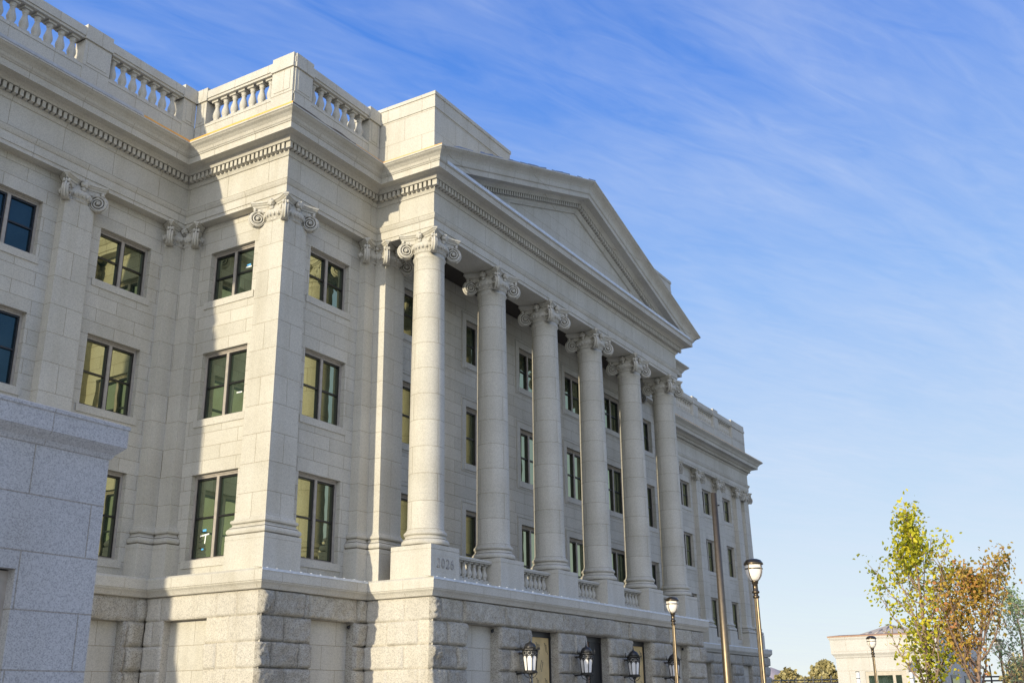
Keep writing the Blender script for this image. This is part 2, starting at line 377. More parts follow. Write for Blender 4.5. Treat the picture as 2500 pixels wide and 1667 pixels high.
# ---- windows: part (frame) with sash, pane, sill as sub-parts
def window_meshes(h, w=WIN, transom=None):
    f = MB(); s = MB(); g = MB(); sl = MB()
    W, a = w / 2, 0.085
    y0, y1 = 0.17, 0.30                                  # recessed behind the wall plane
    f.box(-W, y0, 0, -W + a, y1, h); f.box(W - a, y0, 0, W, y1, h); f.box(-W + a, y0, h - a - 0.03, W - a, y1, h); f.box(-W + a, y0, 0, W - a, y1, 0.07)
    f.box(-0.055, y0 - 0.01, 0.07, 0.055, y1, h - a - 0.03)
    f.box(-W + a, y0 - 0.03, h - 0.055, W - a, y0, h - 0.005)
    for x0, x1 in ((-W + a, -0.055), (0.055, W - a)):
        b, t0, t1 = 0.055, 0.07, h - a - 0.03; q0, q1 = 0.20, 0.285
        s.box(x0, q0, t0, x0 + b, q1, t1); s.box(x1 - b, q0, t0, x1, q1, t1); s.box(x0 + b, q0, t1 - b, x1 - b, q1, t1); s.box(x0 + b, q0, t0, x1 - b, q1, t0 + 0.03)
        zm = (t0 + t1) / 2
        s.box(x0 + b, q0 + 0.01, zm - 0.028, x1 - b, q1 - 0.005, zm + 0.028)
    if transom is not None: f.box(-W + a, y0 - 0.015, transom - 0.1, W - a, y1 - 0.002, transom + 0.1)
    g.box(-W + 0.03, 0.262, 0.03, W - 0.03, 0.272, h - 0.03)
    sl.box(-W - 0.12, -0.035, -0.24, W + 0.12, 0.21, 0.0)
    return f.mesh('window'), s.mesh('sash'), g.mesh('pane'), sl.mesh('sill')
WM = {}
for i, (z0, z1) in enumerate(FL): WM[i] = window_meshes(z1 - z0)
WM['p'] = window_meshes(2.22 + 1.0, transom=1.15)
for ms in WM.values():
    for me, mt in zip(ms, ('frame', 'sash', 'glass', 'plain')): me.materials.append(M[mt])
DARK_REFL = {}
def window(kind, x, y, z, face='front', tape=None, surround=False, dark_refl=False):
    f, s, g, sl = WM[kind]
    if dark_refl:
        if kind not in DARK_REFL: DARK_REFL[kind] = g.copy(); DARK_REFL[kind].materials[0] = M['glass_dark_refl']
        g = DARK_REFL[kind]
    w = bpy.data.objects.new('window', f); put(w, (x, y, z), B)
    if face == 'left': w.rotation_euler = (0, 0, -math.pi / 2)
    for nm, me in (('sash', s), ('pane', g), ('sill', sl)):
        c = bpy.data.objects.new(nm, me); COL.objects.link(c); c.parent = w
    if tape:
        for tz, tx, lw, lh, rot, mt in tape:
            t = MB(); t.box(-lw / 2, 0.256, -lh / 2, lw / 2, 0.259, lh / 2)
            c = bpy.data.objects.new('tape_strip', t.mesh('tape_strip')); c.data.materials.append(M[mt]); COL.objects.link(c); c.parent = w
            c.location = (tx, 0, tz); c.rotation_euler = (0, rot, 0)
    if surround:
        h = 1.82 if kind == 2 else (2.31 if kind == 1 else 3.22); t = MB(); W = WIN / 2
        for o0, o1, d in ((0.0, 0.255, 0.02), (0.285, 0.32, 0.028)):
            t.box(-W - o1, -d, -(0.0 if kind == 'p' else o1), -W - o0, 0.05, h + o1); t.box(W + o0, -d, -(0.0 if kind == 'p' else o1), W + o1, 0.05, h + o1)
            t.box(-W - o0, -d, h + o0, W + o0, 0.05, h + o1)
            if kind != 'p': t.box(-W - o0, -d, -o1, W + o0, 0.05, -o0 - 0.25 * (o0 == 0))
        c = bpy.data.objects.new('surround', t.mesh('surround')); c.data.materials.append(M['plain']); COL.objects.link(c); c.parent = w
    return w
for i, (z0, z1) in enumerate(FL):
    for k, (a, b) in enumerate(wing_l): window(i, (a + b) / 2, WY, z0, dark_refl=k > 0)
    tp = {0: [(0.95, -0.52, 0.16, 0.07, 0, 'tape_b'), (0.80, -0.50, 0.40, 0.045, -0.12, 'tape_w'), (0.66, -0.46, 0.04, 0.26, 0.1, 'tape_w'), (0.36, -0.55, 0.09, 0.05, 0, 'tape_b')],
          1: [(0.78, 0.55, 0.24, 0.04, 0, 'tape_w')], 2: [(1.13, 0.55, 0.19, 0.06, 0, 'tape_b'), (1.06, 0.55, 0.26, 0.05, 0, 'tape_w')]}[i]
    window(i, XB + 0.35, (3.62 + 5.66) / 2, z0, 'left', tape=tp)
    window(i, -2.635, BY, z0); window(i, 23.635, BY, z0)
    for a, b in port: window('p' if i == 0 else i, (a + b) / 2, PY, PFL[i][0], surround=True)
    for a, b in wing_r: window(i, (a + b) / 2, WY, z0)

# ---- columns
def shaft_r(z):                                          # gentle entasis
    t = max(0, min(1, (z - 0.5) / 9.6)); return 0.605 - 0.065 * t ** 1.6
sh = [(0.605, 0.50), (0.66, 0.47), (0.63, 0.52)]
sh = [(0.66, 0.46), (0.66, 0.50), (0.62, 0.56)] + [(shaft_r(z), z) for z in [0.65 + 9.45 * k / 16 for k in range(17)]] + [(0.565, 10.14), (0.585, 10.17), (0.585, 10.21), (0.56, 10.24), (0.55, 10.35)]
mb = MB(); mb.lathe(sh, 56); shaft_me = clean(mb.mesh('column')); shaft_me.materials.append(M['col'])
def torus_prof(rc, zc, rr, n=7): return [(rc + rr * math.cos(a), zc + rr * math.sin(a)) for a in [-math.pi / 2 + math.pi * k / (n - 1) for k in range(n)]]
bp_ = [(0.70, 0.0)] + torus_prof(0.68, 0.115, 0.115) + [(0.72, 0.235), (0.72, 0.25), (0.68, 0.28), (0.665, 0.31), (0.68, 0.34), (0.69, 0.345)] + torus_prof(0.655, 0.415, 0.065) + [(0.60, 0.49)]
mb = MB(); mb.lathe(bp_, 56, cap=False); base_me = clean(mb.mesh('base')); base_me.materials.append(M['carve'])
mb = MB()
mb.lathe([(0.80, -1.16), (0.80, -0.16), (0.785, -0.155), (0.785, -0.14), (0.80, -0.135), (0.80, 0.0)], sq=True)
ped_me = clean(mb.mesh('pedestal')); ped_me.materials.append(M['plain'])

def make_capital():
    c = MB()
    c.lathe([(0.54, 10.33), (0.60, 10.37), (0.60, 10.40), (0.575, 10.42), (0.61, 10.46), (0.68, 10.55), (0.70, 10.63), (0.66, 10.70), (0.60, 10.75), (0.58, 10.95)], 40)
    for k in range(28):                                   # egg and dart
        a = 2 * math.pi * k / 28; c.ball((0.66 * math.cos(a), 0.66 * math.sin(a), 10.56), (0.055, 0.055, 0.085), 6, 5)
        a += math.pi / 28; c.ball((0.585 * math.cos(a), 0.585 * math.sin(a), 10.40), (0.035, 0.035, 0.03), 5, 4)
    def side(off, corner, mid, n=9):                      # concave square outline with clipped corners
        pts = []
        for q in range(4):
            ca, sa = math.cos(q * math.pi / 2), math.sin(q * math.pi / 2)
            for i in range(n):
                t = -1 + 2 * i / (n - 1); x = t * (corner - 0.07); y = -(mid + (corner - mid) * t * t) - off
                pts.append((x * ca - y * sa, x * sa + y * ca))
        return pts
    def slab(levels):
        vs = []; m = None
        for off, z in levels:
            p = side(off, 0.80, 0.60); m = len(p); vs += [(x, y, z) for x, y in p]
        fs = []
        for i in range(len(levels) - 1):
            for k in range(m): fs.append((i * m + k, i * m + (k + 1) % m, (i + 1) * m + (k + 1) % m, (i + 1) * m + k))
        fs.append(tuple(range(m))[::-1]); fs.append(tuple((len(levels) - 1) * m + k for k in range(m))); c.add(vs, fs)
    slab([(-0.06, 10.90), (-0.05, 10.95), (0.0, 10.985), (0.005, 11.01), (0.045, 11.03), (0.05, 11.088)])
    slab([(-0.13, 10.72), (-0.10, 10.75), (-0.085, 10.90)])
    for q in range(4):
        a = q * math.pi / 2 - math.pi / 2; dx, dy = math.cos(a), math.sin(a)
        c.ball((dx * 0.63, dy * 0.63, 10.96), (0.13, 0.13, 0.13), 10, 6)         # fleuron
        for k in range(5):
            b = 2 * math.pi * k / 5; c.ball((dx * 0.70 - dy * 0.09 * math.cos(b), dy * 0.70 + dx * 0.09 * math.cos(b), 10.96 + 0.09 * math.sin(b)), 0.05, 6, 4)
        c.ball((dx * 0.60, dy * 0.60, 10.80), (0.09, 0.09, 0.10), 8, 5)
    for q in range(4):
        a = q * math.pi / 2 + math.pi / 4; D = Vector((math.cos(a), math.sin(a), 0)); T = Vector((-D.y, D.x, 0))
        ctr = D * 0.845 + Vector((0, 0, 10.50)); R = 0.275
        # disc body, thinner at the rim, waist towards the outside
        vs = []; fs = []; n = 28
        for side_ in (-1, 1):
            for r, w in ((R, 0.105), (R * 0.90, 0.118), (R * 0.82, 0.055), (0.0, 0.05)):
                for k in range(n):
                    b = 2 * math.pi * k / n; p = ctr + D * (r * math.cos(b)) + Vector((0, 0, r * math.sin(b)))
                    ww = w * (1.35 - 0.55 * (0.5 + 0.5 * math.cos(b)) * (r / R)) if r > 0 else w
                    vs.append(tuple(p + T * (side_ * ww)))
        for s_ in range(2):
            o = s_ * 4 * n
            for i in range(3):
                for k in range(n): fs.append((o + i * n + k, o + i * n + (k + 1) % n, o + (i + 1) * n + (k + 1) % n, o + (i + 1) * n + k))
        for k in range(n): fs.append((k, (k + 1) % n, 4 * n + (k + 1) % n, 4 * n + k))
        c.add(vs, fs)
        for side_ in (-1, 1):                             # the carved spiral
            pts = []; rad = []
            for i in range(46):
                th = i / 45 * 2.6 * 2 * math.pi; r = (R - 0.03) * (1 - th / (2.6 * 2 * math.pi)) ** 0.85 * 0.93 + 0.028
                b = math.pi / 2 + 0.4 - th
                w = 0.078 + 0.035 * (1 - r / R) - (0.02 * (0.5 + 0.5 * math.cos(b)) * r / R)
                pts.append(ctr + D * (r * math.cos(b)) + Vector((0, 0, r * math.sin(b))) + T * (side_ * w)); rad.append(0.037 * (0.5 + 0.5 * r / R))
            c.tube(pts, rad, 6); c.ball(tuple(ctr + T * side_ * 0.115), 0.052, 8, 6)
        # stem of the volute up to the abacus, and leaf buds under the corner
        c.tube([ctr + D * 0.02 + Vector((0, 0, 0.2)), ctr - D * 0.06 + Vector((0, 0, 0.30)), ctr - D * 0.2 + Vector((0, 0, 0.36))], [0.12, 0.11, 0.10], 8)
        for s_ in (-1, 0, 1): c.ball(tuple(ctr + D * 0.12 + T * (0.07 * s_) + Vector((0, 0, 0.31))), (0.06, 0.06, 0.075), 7, 5)
        # little band down the outer edge
        c.tube([ctr + D * (R * math.cos(b) + 0.012) + Vector((0, 0, (R + 0.012) * math.sin(b))) for b in [1.2 - 0.24 * k for k in range(11)]], 0.04, 6)
    return clean(c.mesh('capital'), 0.00005)
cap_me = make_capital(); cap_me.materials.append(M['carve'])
for k in range(6):
    c = bpy.data.objects.new('column', shaft_me); put(c, (SP * k, 0, 0), B)
    for nm, me in (('base', base_me), ('capital', cap_me), ('pedestal', ped_me)):
        o = bpy.data.objects.new(nm, me); put(o, (SP * k, 0, 0), c)
# year on the first pedestal: raised strokes, shade of cutting in their colour
mb = MB(); mb.box(-0.60, -0.806, -0.84, 0.60, -0.79, -0.80); mb.box(-0.60, -0.806, -0.33, 0.60, -0.79, -0.29); mb.box(-0.60, -0.806, -0.80, -0.565, -0.79, -0.33); mb.box(0.565, -0.806, -0.80, 0.60, -0.79, -0.33)
ped0 = [o for o in B.children if o.name == 'column'][0]
obj('panel_border', mb, 'plain', ped0)
def digit(ch, n=14):
    def arc(cx, cy, rx, ry, a0, a1, k=n): return [(cx + rx * math.cos(math.radians(a0 + (a1 - a0) * i / k)), cy + ry * math.sin(math.radians(a0 + (a1 - a0) * i / k))) for i in range(k + 1)]
    if ch == '0': return [arc(0.5, 0.5, 0.36, 0.47, 0, 360, 24)]
    if ch == '2': return [arc(0.48, 0.70, 0.34, 0.27, 165, -35) + [(0.45, 0.25), (0.14, 0.04), (0.86, 0.04), (0.90, 0.22)]]
    return [arc(0.5, 0.30, 0.35, 0.27, 0, 360, 22), arc(0.78, 0.36, 0.63, 0.60, 95, 178)]
mb = MB()
for i, ch in enumerate('2026'):
    for st in digit(ch):
        pts = [(-0.50 + i * 0.26 + x * 0.20, -0.803, -0.715 + y * 0.30) for x, y in st]
        mb.tube(pts, [0.019 + 0.008 * abs(math.sin(j * 0.35)) for j in range(len(pts))], 6)
obj('carved_year', mb, 'cut_shade', ped0)

# ---- pilasters (square pillars set into the wall)
psh = [(0.65, 0.46), (0.65, 0.50), (0.615, 0.56)] + [(shaft_r(z) - 0.005, z) for z in [0.65 + 9.7 * k / 8 for k in range(9)]]
mb = MB(); mb.lathe(psh, sq=True); psh_me = clean(mb.mesh('pilaster')); psh_me.materials.append(M['pil'])
mb = MB(); mb.lathe([(r + 0.0, z) for r, z in bp_], sq=True, cap=False); pb_me = clean(mb.mesh('base')); pb_me.materials.append(M['carve'])
mb = MB(); mb.lathe([(0.80, -1.16), (0.80, -0.16), (0.79, -0.155), (0.79, -0.14), (0.80, -0.135), (0.80, 0.0)], sq=True); pp_me = clean(mb.mesh('plinth')); pp_me.materials.append(M['plain'])
PIL = [(XB + 0.6, YB + 0.6), (-0.52, YB + 0.6), (0.02, 2.10), (20.98, 2.10), (21.52, YB + 0.6), (21 - XB - 0.6, YB + 0.6),
       (XB, YW + 0.6), (XB + 0.6, YW), (-9.53, YW + 0.6), (-13.73, YW + 0.6), (-32.4, YW + 0.6), (51.5, YW + 0.6), (53.40, YW + 0.6)] + [(30.53 + SP * k, YW + 0.6) for k in range(5)]
for x, y in PIL:
    p = bpy.data.objects.new('pilaster', psh_me); put(p, (x, y, 0), B)
    for nm, me in (('base', pb_me), ('capital', cap_me), ('plinth', pp_me)):
        o = bpy.data.objects.new(nm, me); put(o, (x, y, 0), p)

# ---- pediment
sl = (17.64 - 13.68) / (10.5 + HA + 1.09)
mb = MB(); yT = -HA + 0.08
mb.add([(-0.4, yT, 13.30), (21.4, yT, 13.30), (10.5, yT, 13.30 + sl * 10.9 + 0.1)], [(0, 1, 2)])
ped = obj('pediment', mb, 'tym', B)
prof = [(-0.10, -1.46), (0.0, -1.45), (0.02, -1.40), (0.08, -1.33), (0.10, -1.28), (0.10, -1.03), (0.28, -1.02), (0.31, -0.95), (0.37, -0.88), (0.40, -0.85), (0.66, -0.84), (0.675, -0.86), (0.733, -0.86),
        (0.733, -0.62), (0.765, -0.615), (0.785, -0.58), (0.79, -0.37), (0.84, -0.27), (0.93, -0.18), (1.02, -0.12), (1.06, -0.07), (1.09, -0.06), (1.09, 0.0), (-0.3, 0.06)]
prof = [(o, h * 0.93) for o, h in prof]
def rake(side_):
    m = MB(); vs = []; fs = []; n = 2
    xt = lambda x: x if side_ > 0 else 21 - x
    for o, h in prof:
        oo = max(o, 0.4); xs = -HA - oo
        vs.append((xt(xs), -HA - o, 13.68 + sl * (xs + HA + 1.09) + h)); vs.append((xt(10.5), -HA - o, 17.64 + h))
    for j in range(len(prof) - 1): fs.append((j * 2, j * 2 + 1, j * 2 + 3, j * 2 + 2))
    m.add(vs, fs); me = m.mesh('raking_cornice')
    bm = bmesh.new(); bm.from_mesh(me)
    bmesh.ops.bisect_plane(bm, geom=bm.verts[:] + bm.edges[:] + bm.faces[:], plane_co=(0, 0, 13.345), plane_no=(0, 0, 1), clear_inner=True)
    bmesh.ops.recalc_face_normals(bm, faces=bm.faces); bm.to_mesh(me); bm.free(); me.materials.append(M['ent'])
    return obj('raking_cornice', me, None, ped)
rake(1); rake(-1)
mb = MB()
for s_ in (1, -1):
    k = 0
    x = 1.75
    while x < 10.4:
        z = 13.68 + sl * (x + HA + 1.09) - 1.245 * 0.93 + 0.03
        a, b = (x, x + 0.115) if s_ > 0 else (21 - x, 21 - x - 0.115)
        za, zb = z, z + sl * 0.115
        if z > 13.36:
            y0, y1 = -HA - 0.09, -HA - 0.25; hh = 0.19
            mb.add([(a, y0, za), (b, y0, zb), (b, y1, zb), (a, y1, za), (a, y0, za + hh), (b, y0, zb + hh), (b, y1, zb + hh), (a, y1, za + hh)],
                   [(0, 1, 2, 3), (7, 6, 5, 4), (0, 4, 5, 1), (1, 5, 6, 2), (2, 6, 7, 3), (3, 7, 4, 0)])
        x += 0.18
obj('raking_dentils', mb, 'carve', ped)
mb = MB(); mb.box(-0.9, -HA - 0.80, 13.335, 21.9, -HA - 0.775, 13.46); mb.box(-0.9, -HA - 0.775, 13.40, 21.9, -HA - 0.05, 13.415)
obj('metal_flashing', mb, 'metal', ped)
mb = MB()
x = -0.9
while x < 10.3:
    w = random.uniform(0.25, 0.8); z = 13.68 + sl * (x + HA + 1.09)
    if random.random() < 0.75: mb.add([(x, -HA - 1.07, z + 0.0), (x + w, -HA - 1.07, z + sl * w), (x + w, -HA - 1.07, z + sl * w + random.uniform(0.03, 0.08)), (x, -HA - 1.07, z + random.uniform(0.03, 0.08))], [(0, 1, 2, 3)])
    x += w
obj('ridge_film', mb, plain('blue_grey_film', (0.16, 0.20, 0.30), 0.4), ped)

# ---- attic blocks either end of the pediment
for s_ in (1, -1):
    f = (lambda x: x) if s_ > 0 else (lambda x: 21 - x)
    mb = MB()
    def bx(x0, y0, z0, x1, y1, z1): a, b = sorted((f(x0), f(x1))); mb.box(a, y0, z0, b, y1, z1)
    bx(-HA, -HA + 0.02, 13.6, 4.75, 6.5, 16.10); bx(-HA - 0.03, -HA - 0.01, 16.10, 4.78, 6.53, 16.20); bx(-HA - 0.015, -HA + 0.005, 16.20, 4.765, 6.515, 16.62); bx(-HA - 0.05, -HA - 0.03, 16.62, 4.80, 6.55, 16.76)
    obj('attic_block', mb, 'bal', B)

# ---- balustrades on the roof
bprof = [(0.15, 0.0), (0.15, 0.10), (0.10, 0.115), (0.12, 0.15), (0.10, 0.17), (0.125, 0.24), (0.148, 0.33), (0.14, 0.42), (0.10, 0.56), (0.078, 0.66), (0.075, 0.73), (0.10, 0.75), (0.10, 0.78), (0.085, 0.80), (0.12, 0.86), (0.15, 0.875), (0.15, 0.955)]
mb = MB(); mb.lathe([(r, z) for r, z in bprof[2:-2]], 14, cap=False); mb.box(-0.145, -0.145, 0, 0.145, 0.145, 0.11); mb.box(-0.15, -0.15, 0.87, 0.15, 0.15, 0.955)
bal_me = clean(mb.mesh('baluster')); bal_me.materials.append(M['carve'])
def roof_balustrade(p, t, n, posts, openings, a0, a1, nb=7):
    """p origin, t direction along, n outward; posts and openings in metres along t"""
    def bx(mb, u0, u1, o0, o1, z0, z1):
        P = [(p[0] + t[0] * u + n[0] * o, p[1] + t[1] * u + n[1] * o) for u, o in ((u0, o0), (u1, o1))]
        mb.box(min(P[0][0], P[1][0]), min(P[0][1], P[1][1]), z0, max(P[0][0], P[1][0]), max(P[0][1], P[1][1]), z1)
    mb = MB()
    bx(mb, a0, a1, -0.44, 0.0, 13.60, 14.98); bx(mb, a0, a1, -0.46, 0.02, 14.981, 15.09)
    bx(mb, a0, a1, -0.46, 0.02, 16.05, 16.14); bx(mb, a0, a1, -0.48, 0.06, 16.141, 16.22); bx(mb, a0, a1, -0.46, 0.035, 16.221, 16.48)
    r = obj('balustrade', mb, 'bal', B)
    for u0, u1 in posts:
        q = MB(); e = 0.035
        bx(q, u0, u1, -0.47, e, 15.092, 16.048); bx(q, u0 - 0.03, u1 + 0.03, -0.50, e + 0.055, 16.05, 16.235); bx(q, u0, u1, -0.49, e + 0.02, 16.236, 16.61)
        if u1 - u0 > 0.5: bx(q, u0 + 0.13, u1 - 0.13, 0, e + 0.018, 15.20, 15.97)
        bx(q, u0, u1, -0.45, e - 0.01, 13.6, 15.09)
        obj('post', q, 'bal', r)
    for u0, u1, k in openings:
        st = (u1 - u0) / k
        for i in range(k):
            u = u0 + st * (i + 0.5); o = bpy.data.objects.new('baluster', bal_me)
            put(o, (p[0] + t[0] * u - n[0] * 0.22, p[1] + t[1] * u - n[1] * 0.22, 15.091), r)
    return r
roof_balustrade((0, YW), (1, 0), (0, -1), [(-6.0, -5.42), (-10.2, -9.17), (-14.4, -13.37)], [(-9.12, -6.08, 7), (-13.32, -10.28, 7)], -33, XB)
roof_balustrade((XB, 0), (0, 1), (-1, 0), [(1.99, 2.97), (6.18, 6.70)], [(3.02, 6.1, 7)], YB + 0.06, YW)
roof_balustrade((0, YB), (1, 0), (0, -1), [(XB + 0.06, -4.44), (-1.25, -0.64)], [(-4.38, -1.33, 7)], XB + 0.02, -HA)
roof_balustrade((0, YB), (1, 0), (0, -1), [(21.64, 22.25), (25.44, 26.33)], [(22.33, 25.38, 7)], 21.6, 26.34)
roof_balustrade((0, YW), (1, 0), (0, -1), [(26.42, 27.0)] + [(30.17 + SP * k, 31.2 + SP * k) for k in range(5)] + [(51.0, 53.98)], [(27.08 + SP * k, 30.12 + SP * k, 7) for k in range(5)] + [(48.06, 50.95, 7)], 26.4, 53.98)

# ---- membranes and flashings on the cornice
def strip(name, mat, pts, h0, h1, wavy=0.0):
    mb = MB(); k = len(pts)
    for i in range(k - 1):
        a, b = pts[i], pts[i + 1]; n = max(1, int(math.dist(a, b) / 0.25)); prev = None
        for j in range(n + 1):
            t = j / n; q = (a[0] + (b[0] - a[0]) * t, a[1] + (b[1] - a[1]) * t)
            w = wavy * noise.noise(Vector((q[0] * 1.3, q[1] * 1.3, 5))) if wavy else 0
            cur = ((*q, h0), (*q, h1 + w))
            if prev: mb.quad(prev[0], cur[0], cur[1], prev[1])
            prev = cur
    return obj(name, mb, mat, B)
o_ = 1.07
strip('orange_membrane', 'orange', [(-8.4, YW - o_), (XB - o_, YW - o_), (XB - o_, YB - o_)], 13.68, 13.755, 0.015)
strip('orange_membrane', 'orange', [(-3.2, YB - o_), (-HA - o_, YB - o_), (-HA - o_, -HA - o_)], 13.68, 13.722, 0.01)
strip('brown_membrane', 'brownm', [(XB - o_, YB - o_), (-3.2, YB - o_)], 13.68, 13.74, 0.07)
mb = MB(); mb.box(-33, YW - 1.08, 13.70, -8.45, YW - 1.06, 13.80); mb.box(-33, YW - 1.06, 13.785, -8.45, YW - 0.02, 13.80); obj('metal_flashing', mb, plain('dull_flashing', (0.42, 0.43, 0.44), 0.6), B)
strip('orange_membrane', 'orange', [(21 - XB + o_, YW - o_ ), (55.0, YW - o_)], 13.68, 13.72, 0.01)

# ---- string ledge over the base
LP = PATH
mb = MB()
mb.sweep([(-0.5, -1.03), (0.52, -1.07), (0.585, -1.13), (0.59, -1.15), (0.59, -1.42), (0.565, -1.43), (0.56, -1.46), (0.50, -1.52), (0.46, -1.58), (0.44, -1.62), (0.42, -1.64), (0.0, -1.65)], LP)
obj('ledge', mb, 'ledge', B)
mb = MB()
for i in (2, 3, 5, 7, 9):
    if i == 2: continue
    p, q = LP[i], LP[i + 1]; ex = 0.6
    x0, x1 = p[0] - (ex if i in (3, 5) else -0.6), q[0] + (ex if i in (5, 7, 9) else -0.6)
    mb.box(x0, p[1] - 0.606, -1.155, x1, p[1] - 0.594, -1.085); mb.add([(x0, p[1] - 0.606, -1.085), (x1, p[1] - 0.606, -1.085), (x1, p[1] - 0.2, -1.03), (x0, p[1] - 0.2, -1.03)], [(0, 1, 2, 3)])
    x = x0 + 0.2
    while x < x1:
        mb.box(x, p[1] - 0.60, -1.085, x + 0.05, p[1] - 0.56, -1.065); x += random.uniform(0.4, 0.75)
obj('metal_flashing', mb, 'metal', B)
mb = MB(); mb.box(-HA + 0.0, -HA, -1.20, 21 + HA, 2.2, -1.06); obj('portico_floor', mb, 'plain', B)

# ---- portico balustrades
pbal = MB(); pp = [(r * 0.82, z * 0.63) for r, z in bprof]
pbal.lathe(pp[2:-2], 12, cap=False); pbal.box(-0.118, -0.118, 0, 0.118, 0.118, 0.07); pbal.box(-0.122, -0.122, 0.55, 0.122, 0.122, 0.602)
pbal_me = clean(pbal.mesh('baluster')); pbal_me.materials.append(M['carve'])
for k in range(5):
    x0, x1 = SP * k + 0.80, SP * (k + 1) - 0.80
    mb = MB(); mb.box(x0, -0.42, -1.10, x1, 0.02, -0.84); mb.box(x0, -0.42, -0.235, x1, 0.02, -0.19); mb.box(x0, -0.45, -0.189, x1, 0.05, -0.12)
    r = obj('balustrade', mb, 'plain', B)
    st = (x1 - x0) / 8
    for i in range(8):
        o = bpy.data.objects.new('baluster', pbal_me); put(o, (x0 + st * (i + 0.5), -0.2, -0.839), r)

# ---- rock-faced base
ROWS = [-1.64, -2.35, -3.08, -3.80, -4.52, -5.24, -5.96, -6.55]
def rock_face(org, u, n, A0, A1, openings, row_joints, res=0.055, ends=(0, 0), rough=1.0, out0=0.27, bulge=0.14):
    """one pillowed block after the other; openings (a,b,ztop)"""
    mb = MB(); tones = []
    for r in range(len(ROWS) - 1):
        zt, zb = ROWS[r], ROWS[r + 1]
        if r > 4: rr = max(res, 0.12)
        else: rr = res * (0.85 if res < 0.06 else 1)
        js = sorted(row_joints(r)); edges = [A0] + [j for j in js if A0 + 0.1 < j < A1 - 0.1] + [A1]
        for i in range(len(edges) - 1):
            spans = [(edges[i], edges[i + 1])]
            if r > 0:
                for a, b, ztop in openings:
                    ns = []
                    for s0, s1 in spans:
                        if s1 <= a or s0 >= b: ns.append((s0, s1)); continue
                        if s0 < a: ns.append((s0, a))
                        if s1 > b: ns.append((b, s1))
                    spans = [s for s in ns if s[1] - s[0] > 0.08]
            for s0, s1 in spans:
                nu, nz = max(3, int((s1 - s0) / rr)), max(3, int((zt - zb) / rr)); vs = []; fs = []
                sd = Vector((s0 * 3.7, zt * 5.1, org[0] * 0.7 + org[1])); amp = random.uniform(0.8, 1.25)
                tx, tz = random.uniform(-0.05, 0.05), random.uniform(-0.05, 0.05)
                hewn = i == 0 and s1 - s0 < 0.7 and rough > 0.9 and res < 0.06
                for j in range(nz + 1):
                    for k in range(nu + 1):
                        a = s0 + (s1 - s0) * k / nu; z = zb + (zt - zb) * j / nz
                        du, dz = min(a - s0, s1 - a), min(z - zb, zt - z)
                        e = min(1, du / (0.10 if rough > 0.9 else 0.05)); e = math.sqrt(max(0, 1 - (1 - e) ** 2)); g = min(1, dz / (0.10 if rough > 0.9 else 0.05)); g = math.sqrt(max(0, 1 - (1 - g) ** 2))
                        c = e * g
                        P = Vector((a * 2.2, z * 2.2, 0)) + sd
                        f = noise.fractal(P, 0.8, 2.1, 5) * 0.042 + noise.noise(P * 6.0) * 0.016 + abs(noise.noise(P * 2.3)) * -0.02
                        inn = c if (0 < k < nu and 0 < j < nz) else 0
                        if hewn: f = 2.6 * f + 0.05 * abs(noise.noise(P * 4.5)) + 0.03 * noise.cell(P * 9) + 0.02
                        h = out0 + c * bulge * amp + inn * f * rough + c * (tx * (a - s0) + tz * (z - zb))
                        # wavy arris
                        wa = noise.noise(P * 3 + Vector((9, 1, 4))) * 0.018 * rough if (0 < j < nz) else 0
                        wz = noise.noise(P * 3 + Vector((3, 7, 1))) * 0.018 * rough if (0 < k < nu) else 0
                        vs.append((org[0] + u[0] * (a + wa) + n[0] * h, org[1] + u[1] * (a + wa) + n[1] * h, z + wz))
                w = nu + 1
                for j in range(nz):
                    for k in range(nu): fs.append((j * w + k, j * w + k + 1, (j + 1) * w + k + 1, (j + 1) * w + k))
                mb.add(vs, fs, True); tones += [random.random() if rough > 0.9 else random.uniform(0.55, 0.85)] * len(fs)  # sunlit left faces keep the lighter tones, light put into the colour
    for a, b, ztop in openings:                       # jambs and soffit of an opening
        P = lambda s, z, o: (org[0] + u[0] * s + n[0] * o, org[1] + u[1] * s + n[1] * o, z)
        dp = -0.02 if (b - a) < 1.95 or True else -0.5
        mb.quad(P(a, ztop, out0 + 0.04), P(b, ztop, out0 + 0.04), P(b, ztop, -0.6), P(a, ztop, -0.6))
        mb.quad(P(a, ztop, out0), P(a, GZ, out0), P(a, GZ, -0.6), P(a, ztop, -0.6)); mb.quad(P(b, ztop, out0), P(b, GZ, out0), P(b, GZ, -0.6), P(b, ztop, -0.6))
    # back plate so that no light comes through the joints
    me = mb.mesh('rusticated_base')
    ta = me.attributes.new('tone', 'FLOAT', 'FACE'); ta.data.foreach_set('value', tones + [0.5] * (len(me.polygons) - len(tones)))
    o = obj('rusticated_base', me, 'rock', B); me.materials.clear(); me.materials.append(M['rock_shade' if rough > 0.9 else 'rock']); return o
def panel(org, u, n, a, b, ztop, out, mat='panel', name='niche_panel'):
    mb = MB(); P = lambda s, z, o: (org[0] + u[0] * s + n[0] * o, org[1] + u[1] * s + n[1] * o, z)
    mb.quad(P(a, GZ, out), P(b, GZ, out), P(b, ztop, out), P(a, ztop, out)); return obj(name, mb, mat, B)
ROUGH_LEFT = 0.4  # sunlit left faces made flatter, the light's flattening put into the shape
NT = -2.35
